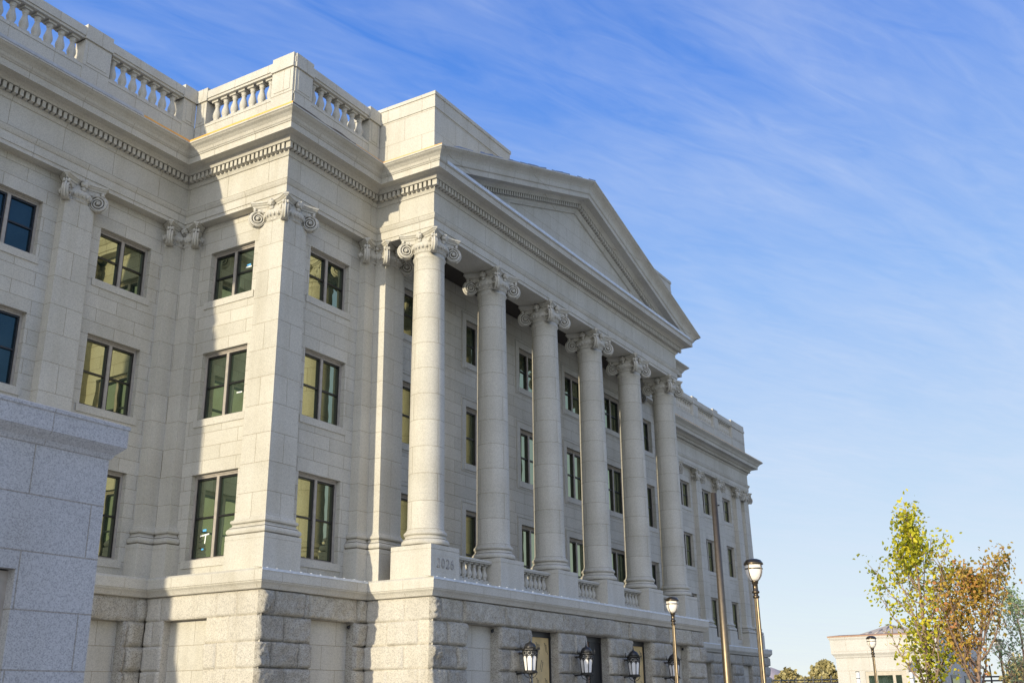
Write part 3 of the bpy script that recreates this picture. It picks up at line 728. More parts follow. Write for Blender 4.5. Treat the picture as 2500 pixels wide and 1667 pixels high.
# portico front
cent = [2.1 + SP * k for k in range(5)]
def pj(r):
    if r == 0: return [-0.50] + [c + d for c in cent for d in (-1.25, 1.25)] + [21.45]
    out = [-0.45 if r % 2 == 0 else -0.05, 0.5 if r % 2 == 0 else 9e9, 21.2 if r % 2 else 20.6]
    for k in range(4): out += [SP * (k + 1) + (0.05 if r % 2 else -0.42), (SP * (k + 1) + 0.55) if r % 2 == 0 else 9e9]
    return out
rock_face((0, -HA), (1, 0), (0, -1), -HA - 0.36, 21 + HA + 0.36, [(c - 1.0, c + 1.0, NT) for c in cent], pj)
for c in (cent[0], cent[4]): panel((0, -HA), (1, 0), (0, -1), c - 1.0, c + 1.0, NT, -0.05)
# bay front, bay return, portico return, wing
rock_face((0, YB), (1, 0), (0, -1), XB - 0.36, -HA - 0.30, [(-3.45, -1.45, NT)], lambda r: [-5.15, -3.85, -3.65, -1.3] if r == 0 else ([-4.65] if r % 2 else [-5.15, -4.0]))
panel((0, YB), (1, 0), (0, -1), -3.45, -1.45, NT, 0.0)
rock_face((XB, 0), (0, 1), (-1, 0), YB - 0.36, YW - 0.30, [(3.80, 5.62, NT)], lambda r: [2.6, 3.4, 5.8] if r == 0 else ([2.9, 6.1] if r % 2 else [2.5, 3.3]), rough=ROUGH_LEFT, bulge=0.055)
panel((XB, 0), (0, 1), (-1, 0), 3.80, 5.62, NT, 0.0)
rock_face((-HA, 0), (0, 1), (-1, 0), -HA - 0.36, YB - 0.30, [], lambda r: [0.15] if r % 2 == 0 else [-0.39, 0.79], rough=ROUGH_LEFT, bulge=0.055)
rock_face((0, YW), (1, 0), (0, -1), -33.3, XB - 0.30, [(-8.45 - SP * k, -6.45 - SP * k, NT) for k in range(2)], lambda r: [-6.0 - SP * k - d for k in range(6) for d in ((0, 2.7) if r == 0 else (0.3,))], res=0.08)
for k in range(2): panel((0, YW), (1, 0), (0, -1), -8.45 - SP * k, -6.45 - SP * k, NT, 0.0)
# right-hand side, farther away
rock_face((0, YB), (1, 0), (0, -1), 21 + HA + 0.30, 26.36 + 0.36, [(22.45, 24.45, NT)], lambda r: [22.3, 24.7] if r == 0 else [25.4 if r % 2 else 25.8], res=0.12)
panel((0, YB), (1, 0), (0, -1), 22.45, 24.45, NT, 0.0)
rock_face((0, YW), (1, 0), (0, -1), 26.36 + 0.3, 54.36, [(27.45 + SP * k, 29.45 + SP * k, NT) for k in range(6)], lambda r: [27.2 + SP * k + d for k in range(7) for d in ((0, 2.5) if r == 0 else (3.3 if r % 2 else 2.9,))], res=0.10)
for k in range(6): panel((0, YW), (1, 0), (0, -1), 27.45 + SP * k, 29.45 + SP * k, NT, 0.0)
mb = MB(); mb.quad((54.3, YW, GZ), (54.3, 22, GZ), (54.3, 22, -1.6), (54.3, YW, -1.6)); mb.quad((26.7, YB, GZ), (26.7, YW, GZ), (26.7, YW, -1.6), (26.7, YB, -1.6)); mb.quad((-33.3, YW, GZ), (-33.3, 22, GZ), (-33.3, 22, -1.6), (-33.3, YW, -1.6))
mb.quad((21.9, -HA, GZ), (21.9, YB, GZ), (21.9, YB, -1.6), (21.9, -HA, -1.6)); obj('wall', mb, 'rock', B)

# ---- doors in the base, boarded over
for k, c in enumerate(cent[1:4]):
    y = -HA + 0.10
    f = MB(); f.box(c - 1.0, y - 0.06, GZ, c - 0.93, y + 0.02, NT); f.box(c + 0.90, y - 0.06, GZ, c + 1.0, y + 0.02, NT); f.box(c - 0.93, y - 0.06, NT - 0.20, c + 0.90, y + 0.02, NT); f.box(c - 0.03, y - 0.05, GZ, c + 0.03, y + 0.02, NT - 0.2) if k == 1 else None
    d = obj('door', f, 'black', B)
    b = MB(); b.box(c - 0.93, y - 0.02, GZ, (c + 0.90) if k != 1 else c - 0.03, y + 0.01, NT - 0.20)
    obj('board', b, 'ply' if k != 1 else plain('brown_board', (0.20, 0.13, 0.09), 0.6), d)
    if k == 1:
        b = MB(); b.box(c + 0.03, y - 0.03, GZ, c + 0.90, y + 0.01, NT - 0.2); obj('dark_leaf', b, 'black', d)
    else:
        b = MB()
        for i in range(3):
            for j in range(6):
                x0, z0 = c - 0.60 + i * 0.62 + (0.25 if j % 2 else 0), NT - 0.55 - j * 0.62
                if x0 > c + 0.75: continue
                s_ = 1 if j % 2 == 0 else -1
                for dx in (0, 0.10):
                    xs = x0 + dx; t = 0.05; zz = z0 - dx * 0.6
                    b.add([(xs - 0.06 * s_, y - 0.024, zz + 0.17), (xs - 0.06 * s_ + 0.028, y - 0.024, zz + 0.17), (xs + 0.06 * s_ + 0.028, y - 0.024, zz - 0.17), (xs + 0.06 * s_, y - 0.024, zz - 0.17)], [(0, 1, 2, 3)])
                    b.add([(xs - 0.06 * s_ - 0.03, y - 0.0245, zz + 0.17), (xs - 0.06 * s_ + 0.05, y - 0.0245, zz + 0.15), (xs - 0.06 * s_ + 0.05, y - 0.0245, zz + 0.135), (xs - 0.06 * s_ - 0.03, y - 0.0245, zz + 0.155)], [(0, 1, 2, 3)])
        obj('printed_mark', b, 'black', d)

# ------------------------------------------------------------------ wall lanterns
def make_lantern(loc, label):
    t = thing('wall_lantern', label, 'lantern', loc, 'black iron lanterns on the portico base')
    x, y, z = loc                                           # z = top of finial
    n = 8
    def ring(mb, prof): mb.lathe([(r, z + h) for r, h in prof], n, (x, y), smooth=False)
    b = MB(); ring(b, [(0.04, -1.20), (0.30, -1.13), (0.31, -1.08), (0.255, -1.05)]); ring(b, [(0.34, -0.575), (0.348, -0.555), (0.33, -0.55), (0.33, -0.575)]); ring(b, [(0.34, -0.425), (0.348, -0.40), (0.33, -0.395), (0.33, -0.425)])
    for k in range(n):
        a = 2 * math.pi * (k + 0.0) / n; ca, sa = math.cos(a), math.sin(a)
        b.tube([(x + 0.25 * ca, y + 0.25 * sa, z - 1.08), (x + 0.335 * ca, y + 0.335 * sa, z - 0.40)], 0.020, 5)
        a2 = 2 * math.pi * (k + 0.5) / n                    # arched head of each light
        for s_ in (-1, 1):
            pts = []
            for i in range(5):
                th = i / 4 * math.pi / 2; w = 0.11 * math.cos(th) * s_; h = -0.66 + 0.10 * math.sin(th)
                rr = 0.315 * math.cos(math.pi / 8) + 0.004
                pts.append((x + rr * math.cos(a2) - w * math.sin(a2), y + rr * math.sin(a2) + w * math.cos(a2), z + h))
            b.tube(pts, 0.016, 5)
        b.tube([(x + 0.30 * math.cos(a2), y + 0.30 * math.sin(a2), z - 1.12), (x + 0.20 * math.cos(a2), y + 0.20 * math.sin(a2), z - 1.25), (x + 0.07 * math.cos(a2), y + 0.07 * math.sin(a2), z - 1.30)], 0.014, 5) if k % 2 == 0 else None
    b.lathe([(0.03, z - 1.52), (0.045, z - 1.50), (0.02, z - 1.47), (0.075, z - 1.43), (0.03, z - 1.38), (0.06, z - 1.33), (0.03, z - 1.27), (0.10, z - 1.20), (0.05, z - 1.17)], 10, (x, y))
    obj('cage', b, 'iron', t)
    r = MB(); ring(r, [(0.30, -0.40), (0.44, -0.385), (0.44, -0.355), (0.30, -0.35)])
    r.lathe([(0.27, z - 0.355), (0.265, z - 0.28), (0.235, z - 0.22), (0.16, z - 0.16), (0.06, z - 0.125), (0.045, z - 0.10), (0.03, z - 0.06), (0.035, z - 0.05), (0.02, z - 0.03)], 16, (x, y)); r.tube([(x, y, z - 0.12), (x, y, z + 0.14)], [0.022, 0.006], 6)
    for k in range(n):
        a = 2 * math.pi * k / n; r.tube([(x + 0.425 * math.cos(a), y + 0.425 * math.sin(a), z - 0.37), (x + 0.425 * math.cos(a), y + 0.425 * math.sin(a), z - 0.20)], [0.014, 0.006], 5)
        a += math.pi / n; r.ball((x + 0.40 * math.cos(a), y + 0.40 * math.sin(a), z - 0.33), (0.02, 0.02, 0.045), 5, 4)
    obj('cap', r, 'iron', t)
    g = MB(); ring(g, [(0.235, -1.06), (0.315, -0.56)]); obj('pane', g, 'milk', t)
    f = MB(); ring(f, [(0.318, -0.555), (0.318, -0.42)]); obj('frieze_glass', f, 'milk', t)
    f = MB()
    for k in range(n):
        a2 = 2 * math.pi * (k + 0.5) / n; rr = 0.335 * math.cos(math.pi / 8)
        for p0, p1 in (((-0.12, -0.56), (0.12, -0.41)), ((-0.12, -0.41), (0.12, -0.56)), ((0, -0.56), (0, -0.41)), ((-0.12, -0.485), (0.12, -0.485))):
            f.tube([(x + rr * math.cos(a2) - q[0] * math.sin(a2), y + rr * math.sin(a2) + q[0] * math.cos(a2), z + q[1]) for q in (p0, p1)], 0.017, 5)
    obj('tracery', f, 'iron', t)
    k = MB(); k.tube([(x, y + 0.25, z - 0.48), (x, y + 0.62, z - 0.48)], 0.035, 8); k.ball((x, y + 0.60, z - 0.48), (0.10, 0.06, 0.16), 8, 6); k.ball((x, y + 0.42, z - 0.48), (0.05, 0.05, 0.05), 8, 6)
    k.tube([(x, y + 0.2, z - 1.12), (x, y + 0.62, z - 1.16)], 0.03, 8); k.ball((x, y + 0.60, z - 1.16), (0.09, 0.06, 0.15), 8, 6); k.tube([(x, y + 0.6, z - 1.0), (x, y + 0.6, z - 0.9)], [0.03, 0.006], 6)
    obj('bracket', k, 'iron', t)
    for ch in t.children:
        if ch.name.split('.')[0] == 'bracket': continue
        for v in ch.data.vertices: v.co.x = x + (v.co.x - x) * 0.80; v.co.y = y + (v.co.y - y) * 0.80
    return t
lan = make_lantern((4.2, -1.46, -2.72), 'fully sunlit black wall lantern, nearest the corner of the portico base')
dup(lan, (8.4, -1.46, -2.72), None, 'black wall lantern with only its top catching sun, left of the dark doorway')
dup(lan, (12.6, -1.46, -2.72), None, 'wholly shaded black wall lantern to the left of the farther tan boarded doorway')
dup(lan, (16.8, -1.46, -2.72), None, 'shaded black wall lantern half hidden behind the bronze lamp post')

# dome cameras at the niche heads
def dome(loc, label):
    t = thing('security_camera', label, 'camera', loc, 'small dome cameras at the niche heads'); x, y, z = loc
    m = MB(); m.ball((x, y, z), 0.055, 10, 7); obj('dome', m, 'black', t); m = MB(); m.tube([(x, y, z + 0.02), (x + 0.09, y + 0.02, z + 0.05)], 0.03, 8); obj('mount', m, 'iron', t); return t
dome((-1.56, YB - 0.17, -2.50), 'tiny dark dome camera in the niche head of the corner bay')
dome((2.98, -HA - 0.10, -2.50), 'tiny dark dome camera in the niche head left of the first lantern')
dome((19.78, -HA - 0.10, -2.50), 'tiny dark dome camera in the niche head at the far right of the portico base')

# ------------------------------------------------------------------ camera
C = Vector((-28.16694, -20.27910, -4.89436 + ZO))
Rv = Vector((0.51741934, -0.85563647, -0.01278476)); Uv = Vector((-0.27459678, -0.18016678, 0.9445298)); Fv = Vector((0.81047754, 0.48520733, 0.3281768))
FPX = 2553.87
cd = bpy.data.cameras.new('camera'); cam = bpy.data.objects.new('camera', cd); COL.objects.link(cam)
cd.sensor_fit = 'HORIZONTAL'; cd.sensor_width = 36; cd.lens = 36 * FPX / 2500; cd.clip_start = 0.1; cd.clip_end = 30000
cam.matrix_world = Matrix(((Rv.x, Uv.x, -Fv.x, C.x), (Rv.y, Uv.y, -Fv.y, C.y), (Rv.z, Uv.z, -Fv.z, C.z), (0, 0, 0, 1)))
S.camera = cam
C0 = C - Vector((0, 0, ZO))
def at(u, v, depth):                                       # a point of the site in the datum frame, surveyed off the photograph
    d = Fv + Rv * ((u - 1250) / FPX) - Uv * ((v - 833.5) / FPX); return C0 + d * depth

# ------------------------------------------------------------------ smooth granite block in the left foreground
FB = thing('granite_terrace_block', 'smooth speckled granite block with a moulded cap, closest to the viewer', 'wall', (-24, -8, GZ))
fx, fy = -18.80, -8.10
mb = MB(); wall_panel(mb, (0, fy), (1, 0), (0, -1), -34, fx, GZ, -1.5, [(-22.0, -19.99, -5.6, -3.20)], 0.3)
mb.box(-34, fy + 0.6, GZ, fx - 0.002, -4.2, -1.5); mb.quad((fx, fy, GZ), (fx, -4.2, GZ), (fx, -4.2, -1.5), (fx, fy, -1.5))
obj('wall', mb, 'fore', FB)
mb = MB(); mb.sweep([(0.0, -1.60), (0.02, -1.59), (0.05, -1.53), (0.09, -1.49), (0.13, -1.45), (0.145, -1.43), (0.155, -1.425), (0.155, -1.18), (0.172, -1.165), (0.172, -1.12), (0.0, -1.06), (-3.4, -1.06)], [(-34, fy), (fx, fy), (fx, -4.2)])
obj('cap_moulding', mb, 'forec', FB)
w = MB(); w.box(-22.0, fy + 0.14, -5.6, -21.9, fy + 0.28, -3.22); w.box(-20.11, fy + 0.14, -5.6, -19.99, fy + 0.28, -3.22); w.box(-21.9, fy + 0.14, -3.34, -20.11, fy + 0.28, -3.22)
w.box(-20.18, fy + 0.18, -5.6, -20.111, fy + 0.28, -3.342); ww = obj('window', w, 'frame', FB)
w = MB(); w.box(-21.9, fy + 0.2, -5.6, -20.181, fy + 0.24, -3.341); obj('pane', w, 'glass_dark', ww)
w = MB(); w.box(-20.25, fy + 0.17, -5.6, -20.182, fy + 0.26, -3.40); w.box(-21.9, fy + 0.17, -3.40, -20.25, fy + 0.26, -3.342); obj('sash', w, 'sash', ww)

# ------------------------------------------------------------------ street lamps
def lamp_pos(u, vtop, head_px, hw=0.50):
    d = hw * FPX / head_px; p = at(u, vtop, d); return p
def street_lamp(p, label, lit=True):
    x, y, zt = p; H = zt - GZ
    t = thing('street_lamp', label, 'street lamp', (x, y, GZ), 'globe street lamps around the plaza')
    L_ = lambda prof: [(r, zt + z) for r, z in prof]
    m = MB(); m.lathe([(0.15, GZ), (0.15, GZ + 0.5), (0.09, GZ + 0.7), (0.075, GZ + 1.0)] , 16, (x, y))
    # fluted shaft
    n = 24; z0, z1 = GZ + 0.9, zt - 0.98; vs = []; fs = []
    for z, r in ((z0, 0.078), (z1, 0.058)):
        for k in range(n):
            a = 2 * math.pi * k / n; rr = r * (1.0 if k % 2 else 0.86); vs.append((x + rr * math.cos(a), y + rr * math.sin(a), z))
    for k in range(n): fs.append((k, (k + 1) % n, n + (k + 1) % n, n + k))
    m.add(vs, fs); obj('post', m, 'bronze', t)
    m = MB(); m.lathe(L_([(0.058, -1.02), (0.085, -1.0), (0.085, -0.96), (0.06, -0.94), (0.06, -0.90), (0.095, -0.88), (0.095, -0.84), (0.07, -0.82), (0.065, -0.66), (0.085, -0.64), (0.085, -0.60), (0.10, -0.575)]), 20, (x, y))
    obj('collar', m, 'bronzed', t)
    m = MB(); m.lathe(L_([(0.09, -0.575), (0.14, -0.53), (0.19, -0.45), (0.215, -0.36), (0.222, -0.28), (0.222, -0.15)]), 24, (x, y)); obj('globe', m, 'lampglass', t)
    m = MB()
    m.lathe(L_([(0.226, -0.285), (0.232, -0.28), (0.232, -0.255), (0.226, -0.25)]), 24, (x, y), cap=False)
    for k in range(4):
        a = math.pi / 4 + k * math.pi / 2 + 0.5; m.tube([(x + r * math.cos(a), y + r * math.sin(a), zt + z) for r, z in ((0.10, -0.575), (0.148, -0.53), (0.197, -0.45), (0.222, -0.36), (0.23, -0.28), (0.23, -0.14))], 0.011, 6)
    obj('cage', m, 'bronzed', t)
    m = MB(); m.lathe(L_([(0.24, -0.165), (0.252, -0.16), (0.252, -0.12), (0.235, -0.105), (0.20, -0.05), (0.12, -0.015), (0.03, 0.0), (0.0, 0.0)]), 28, (x, y)); obj('cap', m, 'bronzed', t)
    return t
street_lamp(lamp_pos(1838, 1363, 46.5), 'tall bronze street lamp with frosted globe, the largest lamp, rising against the sky')
street_lamp(lamp_pos(1640, 1456, 33.0), 'bronze street lamp standing in front of the portico base')
street_lamp(lamp_pos(2126, 1551, 20.8, 0.425), 'slim street lamp in front of the low gatehouse front')
street_lamp(lamp_pos(2436, 1558, 19.0, 0.40), 'slim street lamp at the right edge behind the copper-leaved tree')

# bronze pole
p = at(1742, 1203, 26.5)
t = thing('bronze_pole', 'plain tapering bronze pole, cut off flat at the top, left of the tallest lamp', 'pole', (p.x, p.y, GZ))
m = MB(); m.lathe([(0.105, GZ), (0.10, GZ + 2), (0.071, p.z), ], 28, (p.x, p.y)); obj('shaft', m, 'bronze', t)
m = MB(); q = p + Rv * 0.10 - Vector((0, 0, 0.31)); m.tube([p - Vector((0, 0, 0.31)) + Rv * 0.06, p - Vector((0, 0, 0.31)) + Rv * 0.125], 0.02, 8); obj('stub', m, 'black', t)

# ------------------------------------------------------------------ gatehouse on the right
DG = 57.0
ga = at(2285, 1541, DG)                                    # near top corner of parapet
zt = ga.z; gx = ga.x + 0.25; y1 = ga.y + 0.25
# the far end of the front, from its picture direction on the plane x = gx
def on_x(u, v, X): d = Fv + Rv * ((u - 1250) / FPX) - Uv * ((v - 833.5) / FPX); return C0 + d * ((X - C0.x) / d.x)
def on_y(u, v, Y): d = Fv + Rv * ((u - 1250) / FPX) - Uv * ((v - 833.5) / FPX); return C0 + d * ((Y - C0.y) / d.y)
y2 = on_x(2040, 1600, gx).y; x2 = on_y(2395, 1640, y1).x
G = thing('gatehouse', 'low cream stone gatehouse with copper-edged cornice and grey hipped roof behind the trees', 'building', (gx, y1, GZ))
mb = MB()
wv0, wv1 = on_x(2112, 1640, gx), on_x(2212, 1640, gx); zw1 = on_x(2160, 1637, gx).z; zw0 = zw1 - 1.9
wall_panel(mb, (gx, 0), (0, 1), (-1, 0), y1, y2, GZ, zt - 0.2, [(wv1.y, wv0.y, zw0, zw1)], 0.2)
mb.quad((x2, y1, GZ), (gx, y1, GZ), (gx, y1, zt - 0.2), (x2, y1, zt - 0.2)); mb.quad((x2, y2, GZ), (gx, y2, GZ), (gx, y2, zt - 0.2), (x2, y2, zt - 0.2)); mb.quad((x2, y1, GZ), (x2, y2, GZ), (x2, y2, zt - 0.2), (x2, y1, zt - 0.2))
obj('wall', mb, 'gate', G)
mb = MB(); pth = [(x2, y2), (gx, y2), (gx, y1), (x2, y1)]
mb.sweep([(0.0, zt - 1.22), (0.04, zt - 1.20), (0.08, zt - 1.10), (0.18, zt - 0.98), (0.20, zt - 0.25), (0.26, zt - 0.15), (0.28, zt - 0.06), (0.0, zt - 0.05)], pth)
obj('cornice', mb, 'gate', G)
mb = MB(); mb.sweep([(0.28, zt - 0.075), (0.30, zt - 0.075), (0.30, zt - 0.01), (-0.3, zt + 0.065)], pth); obj('roof_edge', mb, 'copper', G)
cx, cy = (gx + x2) / 2, (y1 + y2) / 2; ra = at(2172, 1525, DG + 3); yr0, yr1 = y1 + 0.5, y2 - 3.4
apex_y = on_x(2172, 1525, gx + 3.2); az = apex_y.z + 0.05; ay = apex_y.y
mb = MB(); bx0, bx1 = gx + 0.3, gx + 6.5; by0, by1 = on_x(2290, 1545, gx).y + 0.4, on_x(2085, 1550, gx).y
mb.add([(bx0, by0, zt), (bx1, by0, zt), (bx1, by1, zt), (bx0, by1, zt), ((bx0 + bx1) / 2, ay, az)], [(0, 1, 4), (1, 2, 4), (2, 3, 4), (3, 0, 4)])
for k in range(1, 8):
    f_ = k / 8; yb_ = by0 + (by1 - by0) * f_; mb.tube([(bx0 + 0.02, yb_, zt + 0.02), ((bx0 + bx1) / 2 + (bx0 - (bx0 + bx1) / 2) * (abs(f_ - 0.5) * 2), yb_ + (ay - yb_) * (1 - abs(f_ - 0.5) * 2), zt + (az - zt) * (1 - abs(f_ - 0.5) * 2) + 0.02)], 0.045, 4)
obj('roof', mb, 'seam', G)
mb = MB(); X = gx + 0.05
spl = [on_x(u, 1640, gx).y for u in (2112, 2119, 2133, 2141, 2178, 2185, 2200, 2205)]
mb.box(X, wv1.y, zw0, X + 0.1, wv0.y, zw0 + 0.1)
mb.box(X, wv1.y, zw1 - 0.22, X + 0.1, wv0.y, zw1); mb.box(X, wv1.y, zw0 + 0.1, X + 0.1, wv0.y, zw1 - 1.05)
for a, b in ((spl[0], spl[1]), (spl[2], spl[3]), (spl[4], spl[5]), (spl[6], wv1.y)): mb.box(X, min(a, b), zw1 - 1.05, X + 0.1, max(a, b), zw1 - 0.22)
wf = obj('window', mb, plain('beige_frame', (0.42, 0.38, 0.31), 0.5), G)
mb = MB(); mb.quad((X + 0.06, wv1.y, zw0), (X + 0.06, wv0.y, zw0), (X + 0.06, wv0.y, zw1), (X + 0.06, wv1.y, zw1)); obj('pane', mb, 'glass_dark', wf)
for f0, f1 in ((0.25, 0.42), (0.55, 0.72)):                 # slots of the shaded side
    mb = MB(); mb.box(gx + (x2 - gx) * f0, y1 - 0.03, GZ + 0.3, gx + (x2 - gx) * f1, y1 + 0.02, zw1 - 0.2); sf = obj('window', mb, 'sash', G)
    mb = MB(); mb.box(gx + (x2 - gx) * f0 + 0.2, y1 - 0.05, GZ + 0.4, gx + (x2 - gx) * f1 - 0.2, y1 - 0.035, zw1 - 0.4); obj('pane', mb, 'glass_dark', sf)

# light columns
for u, lab in ((2093, 'white banded light column left of the gatehouse window'), (2223, 'white banded light column right of the gatehouse window, below the green tree')):
    p = at(u, 1638, 50); t = thing('light_column', lab, 'light column', (p.x, p.y, GZ), 'white light columns before the gatehouse')
    m = MB(); m.lathe([(0.09, GZ), (0.09, p.z - 0.03)], 16, (p.x, p.y)); obj('shaft', m, 'white', t)
    m = MB(); z = p.z - 0.03
    m.lathe([(0.095, z), (0.095, z + 0.03)], 16, (p.x, p.y))
    for k in range(1, 4): m.lathe([(0.093, z - 0.30 * k), (0.093, z - 0.30 * k + 0.028)], 16, (p.x, p.y))
    obj('band', m, 'black', t)

# ------------------------------------------------------------------ trees
def leafcloud(name, centres, n, size, sig, mat, parent, loc, seed, flat=0.0):
    rnd = random.Random(seed); vs = []; fs = []; tint = []
    for i in range(n):
        c = rnd.choice(centres); p = Vector((c[0] + rnd.gauss(0, sig), c[1] + rnd.gauss(0, sig), c[2] + rnd.gauss(0, sig * 0.9)))
        a = Vector((rnd.gauss(0, 1), rnd.gauss(0, 1), rnd.gauss(0, 1) * (1 - flat))).normalized()
        b = a.cross(Vector((rnd.gauss(0, 1), rnd.gauss(0, 1), rnd.gauss(0, 1)))).normalized()
        s = size * rnd.uniform(0.6, 1.25); w = s * rnd.uniform(0.6, 0.85); nn = a.cross(b) * (s * 0.18)
        o = len(vs)
        vs += [tuple(p - a * s * 0.5), tuple(p - a * s * 0.12 + b * w * 0.5 + nn), tuple(p + a * s * 0.28 + b * w * 0.36 + nn), tuple(p + a * s * 0.55), tuple(p + a * s * 0.28 - b * w * 0.36 + nn), tuple(p - a * s * 0.12 - b * w * 0.5 + nn)]
        fs += [(o, o + 1, o + 2, o + 3), (o, o + 3, o + 4, o + 5)]; q = min(1, max(0, rnd.gauss(c[3], 0.22))); tint += [q, q]
    me = bpy.data.meshes.new(name); me.from_pydata(vs, [], fs)
    at_ = me.attributes.new('tint', 'FLOAT', 'FACE'); at_.data.foreach_set('value', tint)
    me.materials.append(M[mat]); o = bpy.data.objects.new(name, me); put(o, loc, parent); return o
def tree(name, label, base, H, crown, leafmat, nleaf, leafsize, seed, h0=0.16, nl=26, r0=0.12, bark='bark', lean=(0, 0), up=1.0, sig=0.20, group=None, extra=()):
    rnd = random.Random(seed); bx_, by_, bz_ = base
    t = thing(name, label, 'tree', base, group)
    m = MB(); tr = []
    k = 12
    for i in range(k + 1):
        f = i / k; tr.append(Vector((bx_ + lean[0] * f + 0.10 * math.sin(f * 7 + seed), by_ + lean[1] * f + 0.10 * math.cos(f * 6 + seed), bz_ + H * 0.97 * f)))
    m.tube(tr, [max(0.012, r0 * (1 - 0.93 * (i / k) ** 0.8)) for i in range(k + 1)], 10)
    def on(f):
        x = f * k; i = min(int(x), k - 1); return tr[i].lerp(tr[i + 1], x - i)
    cent = []; limbs = MB()
    lst = [(h0 + (0.93 - h0) * (j + rnd.random() * 0.8) / nl, rnd.uniform(0, 2 * math.pi), None) for j in range(nl)] + list(extra)
    for j, (f, ang, ov) in enumerate(lst):
        p0 = on(f); tt = (f - h0) / (1 - h0)
        R = (ov if ov else crown(min(1, tt + 0.22)) * rnd.uniform(0.65, 1.1))
        rise = R * up * rnd.uniform(0.9, 1.6)
        rise = min(rise, bz_ + H * 1.0 - p0.z)
        d = Vector((math.cos(ang), math.sin(ang), 0)); pts = []; ns = 6
        for i in range(ns + 1):
            g = i / ns; pts.append(p0 + d * (R * (g ** 0.8)) + Vector((0, 0, rise * g ** 1.25)) + Vector((rnd.gauss(0, 0.03), rnd.gauss(0, 0.03), 0)))
        rb = max(0.014, r0 * 0.42 * (1 - f))
        limbs.tube(pts, [rb * (1 - 0.82 * i / ns) + 0.004 for i in range(ns + 1)], 6)
        tv = rnd.uniform(0.25, 0.8)
        for i in range(2, ns + 1):
            for s_ in range(2):
                e = pts[i] + Vector((rnd.gauss(0, 0.22), rnd.gauss(0, 0.22), rnd.uniform(0.1, 0.55))) * (0.5 + R * 0.35)
                limbs.tube([pts[i], pts[i].lerp(e, 0.5) + Vector((0, 0, 0.03)), e], [rb * 0.35 + 0.003, rb * 0.25 + 0.003, 0.004], 4)
                for g in (0.5, 0.8, 1.0):
                    c = pts[i].lerp(e, g); cent.append((c.x, c.y, c.z, tv + rnd.uniform(-0.2, 0.2)))
    for f in (0.9, 0.94, 0.97, 1.0):
        c = on(min(f, 0.999)); cent += [(c.x, c.y, c.z, 0.7)] * 3
    obj('trunk', m, bark, t, norm=False); obj('limb', limbs, bark, t, norm=False)
    leafcloud('crown', cent, nleaf, leafsize, sig, leafmat, t, (0, 0, 0), seed + 1)
    return t
dT = 40.0
def ground_at(u, depth): p = at(u, 1700, depth); return (p.x, p.y, GZ)
gb = at(2282, 1660, dT); gtop = at(2203, 1208, dT)
tree('young_tree', 'tall young tree with sparse yellow-green leaves in front of the gatehouse', (gb.x, gb.y, GZ), gtop.z - GZ, lambda t: (0.85 + 0.85 * min(1, t / 0.5)) * (1 if t < 0.70 else max(0.07, ((1.0 - t) / 0.30)) ** 1.15), 'leaf_green', 3300, 0.155, 11, h0=0.12, nl=36, r0=0.14, up=1.15, lean=(gtop.x - gb.x, gtop.y - gb.y), sig=0.24)
cb_ = at(2372, 1660, dT - 1); ct = at(2390, 1385, dT - 1)
tree('young_tree', 'bushy young tree with copper and olive leaves, right of the yellow-green tree', (cb_.x, cb_.y, GZ), ct.z - GZ, lambda t: 1.65 * (math.sin(math.pi * min(1, max(0, t)) ** 0.75) ** 0.6) + 0.25, 'leaf_copper', 3500, 0.135, 23, h0=0.24, nl=24, r0=0.15, bark='barkd', up=1.5, sig=0.2, lean=(ct.x - cb_.x, ct.y - cb_.y))
pb = at(2505, 1660, 52); pt = at(2496, 1412, 52)
tree('young_tree', 'pale green sparse tree cut off by the right edge of the picture', (pb.x, pb.y, GZ), pt.z - GZ, lambda t: 1.5 * math.sin(math.pi * min(1, max(0, t))) ** 0.6 + 0.2, 'leaf_pale', 1900, 0.13, 37, h0=0.12, nl=26, r0=0.10, up=1.2, sig=0.2)
def conifer(u, vtop, depth, w, label, seed, n=2600, size=0.5):
    p = at(u, vtop, depth); H = p.z - GZ; rnd = random.Random(seed)
    t = thing('conifer_tree', label, 'tree', (p.x, p.y, GZ), 'olive evergreens behind the fence')
    m = MB(); m.tube([(p.x, p.y, GZ), (p.x, p.y, p.z - 0.1)], [0.25, 0.03], 8); obj('trunk', m, 'barkd', t, norm=False)
    cent = []; br = MB()
    for k in range(80):
        f = (k + rnd.random()) / 80; z = GZ + H * (0.12 + 0.88 * f); R = w * (1 - f) ** 0.75 * rnd.uniform(0.55, 1.12) + 0.1; a = rnd.uniform(0, 6.283)
        e = Vector((p.x + R * math.cos(a), p.y + R * math.sin(a), z + R * 0.35)); br.tube([(p.x, p.y, z), tuple(e)], [0.06, 0.01], 4); tv = rnd.uniform(0.2, 0.9)
        for g in (0.4, 0.6, 0.8, 0.95, 1.05): c = Vector((p.x, p.y, z)).lerp(e, g); cent.append((c.x, c.y, c.z, tv))
    obj('branch', br, 'barkd', t, norm=False); leafcloud('crown', cent, n, size, 0.26, 'leaf_fir', t, (0, 0, 0), seed + 5); return t
conifer(1922, 1637, 215, 5.0, 'short spreading olive evergreen just right of the building end', 41, 3000, 0.85)
conifer(2012, 1618, 205, 5.8, 'olive evergreen partly hidden by the left corner of the gatehouse', 43, 4200, 0.85)
conifer(2490, 1622, 62, 1.6, 'dark green evergreen at the bottom right edge', 47, 1800, 0.3)

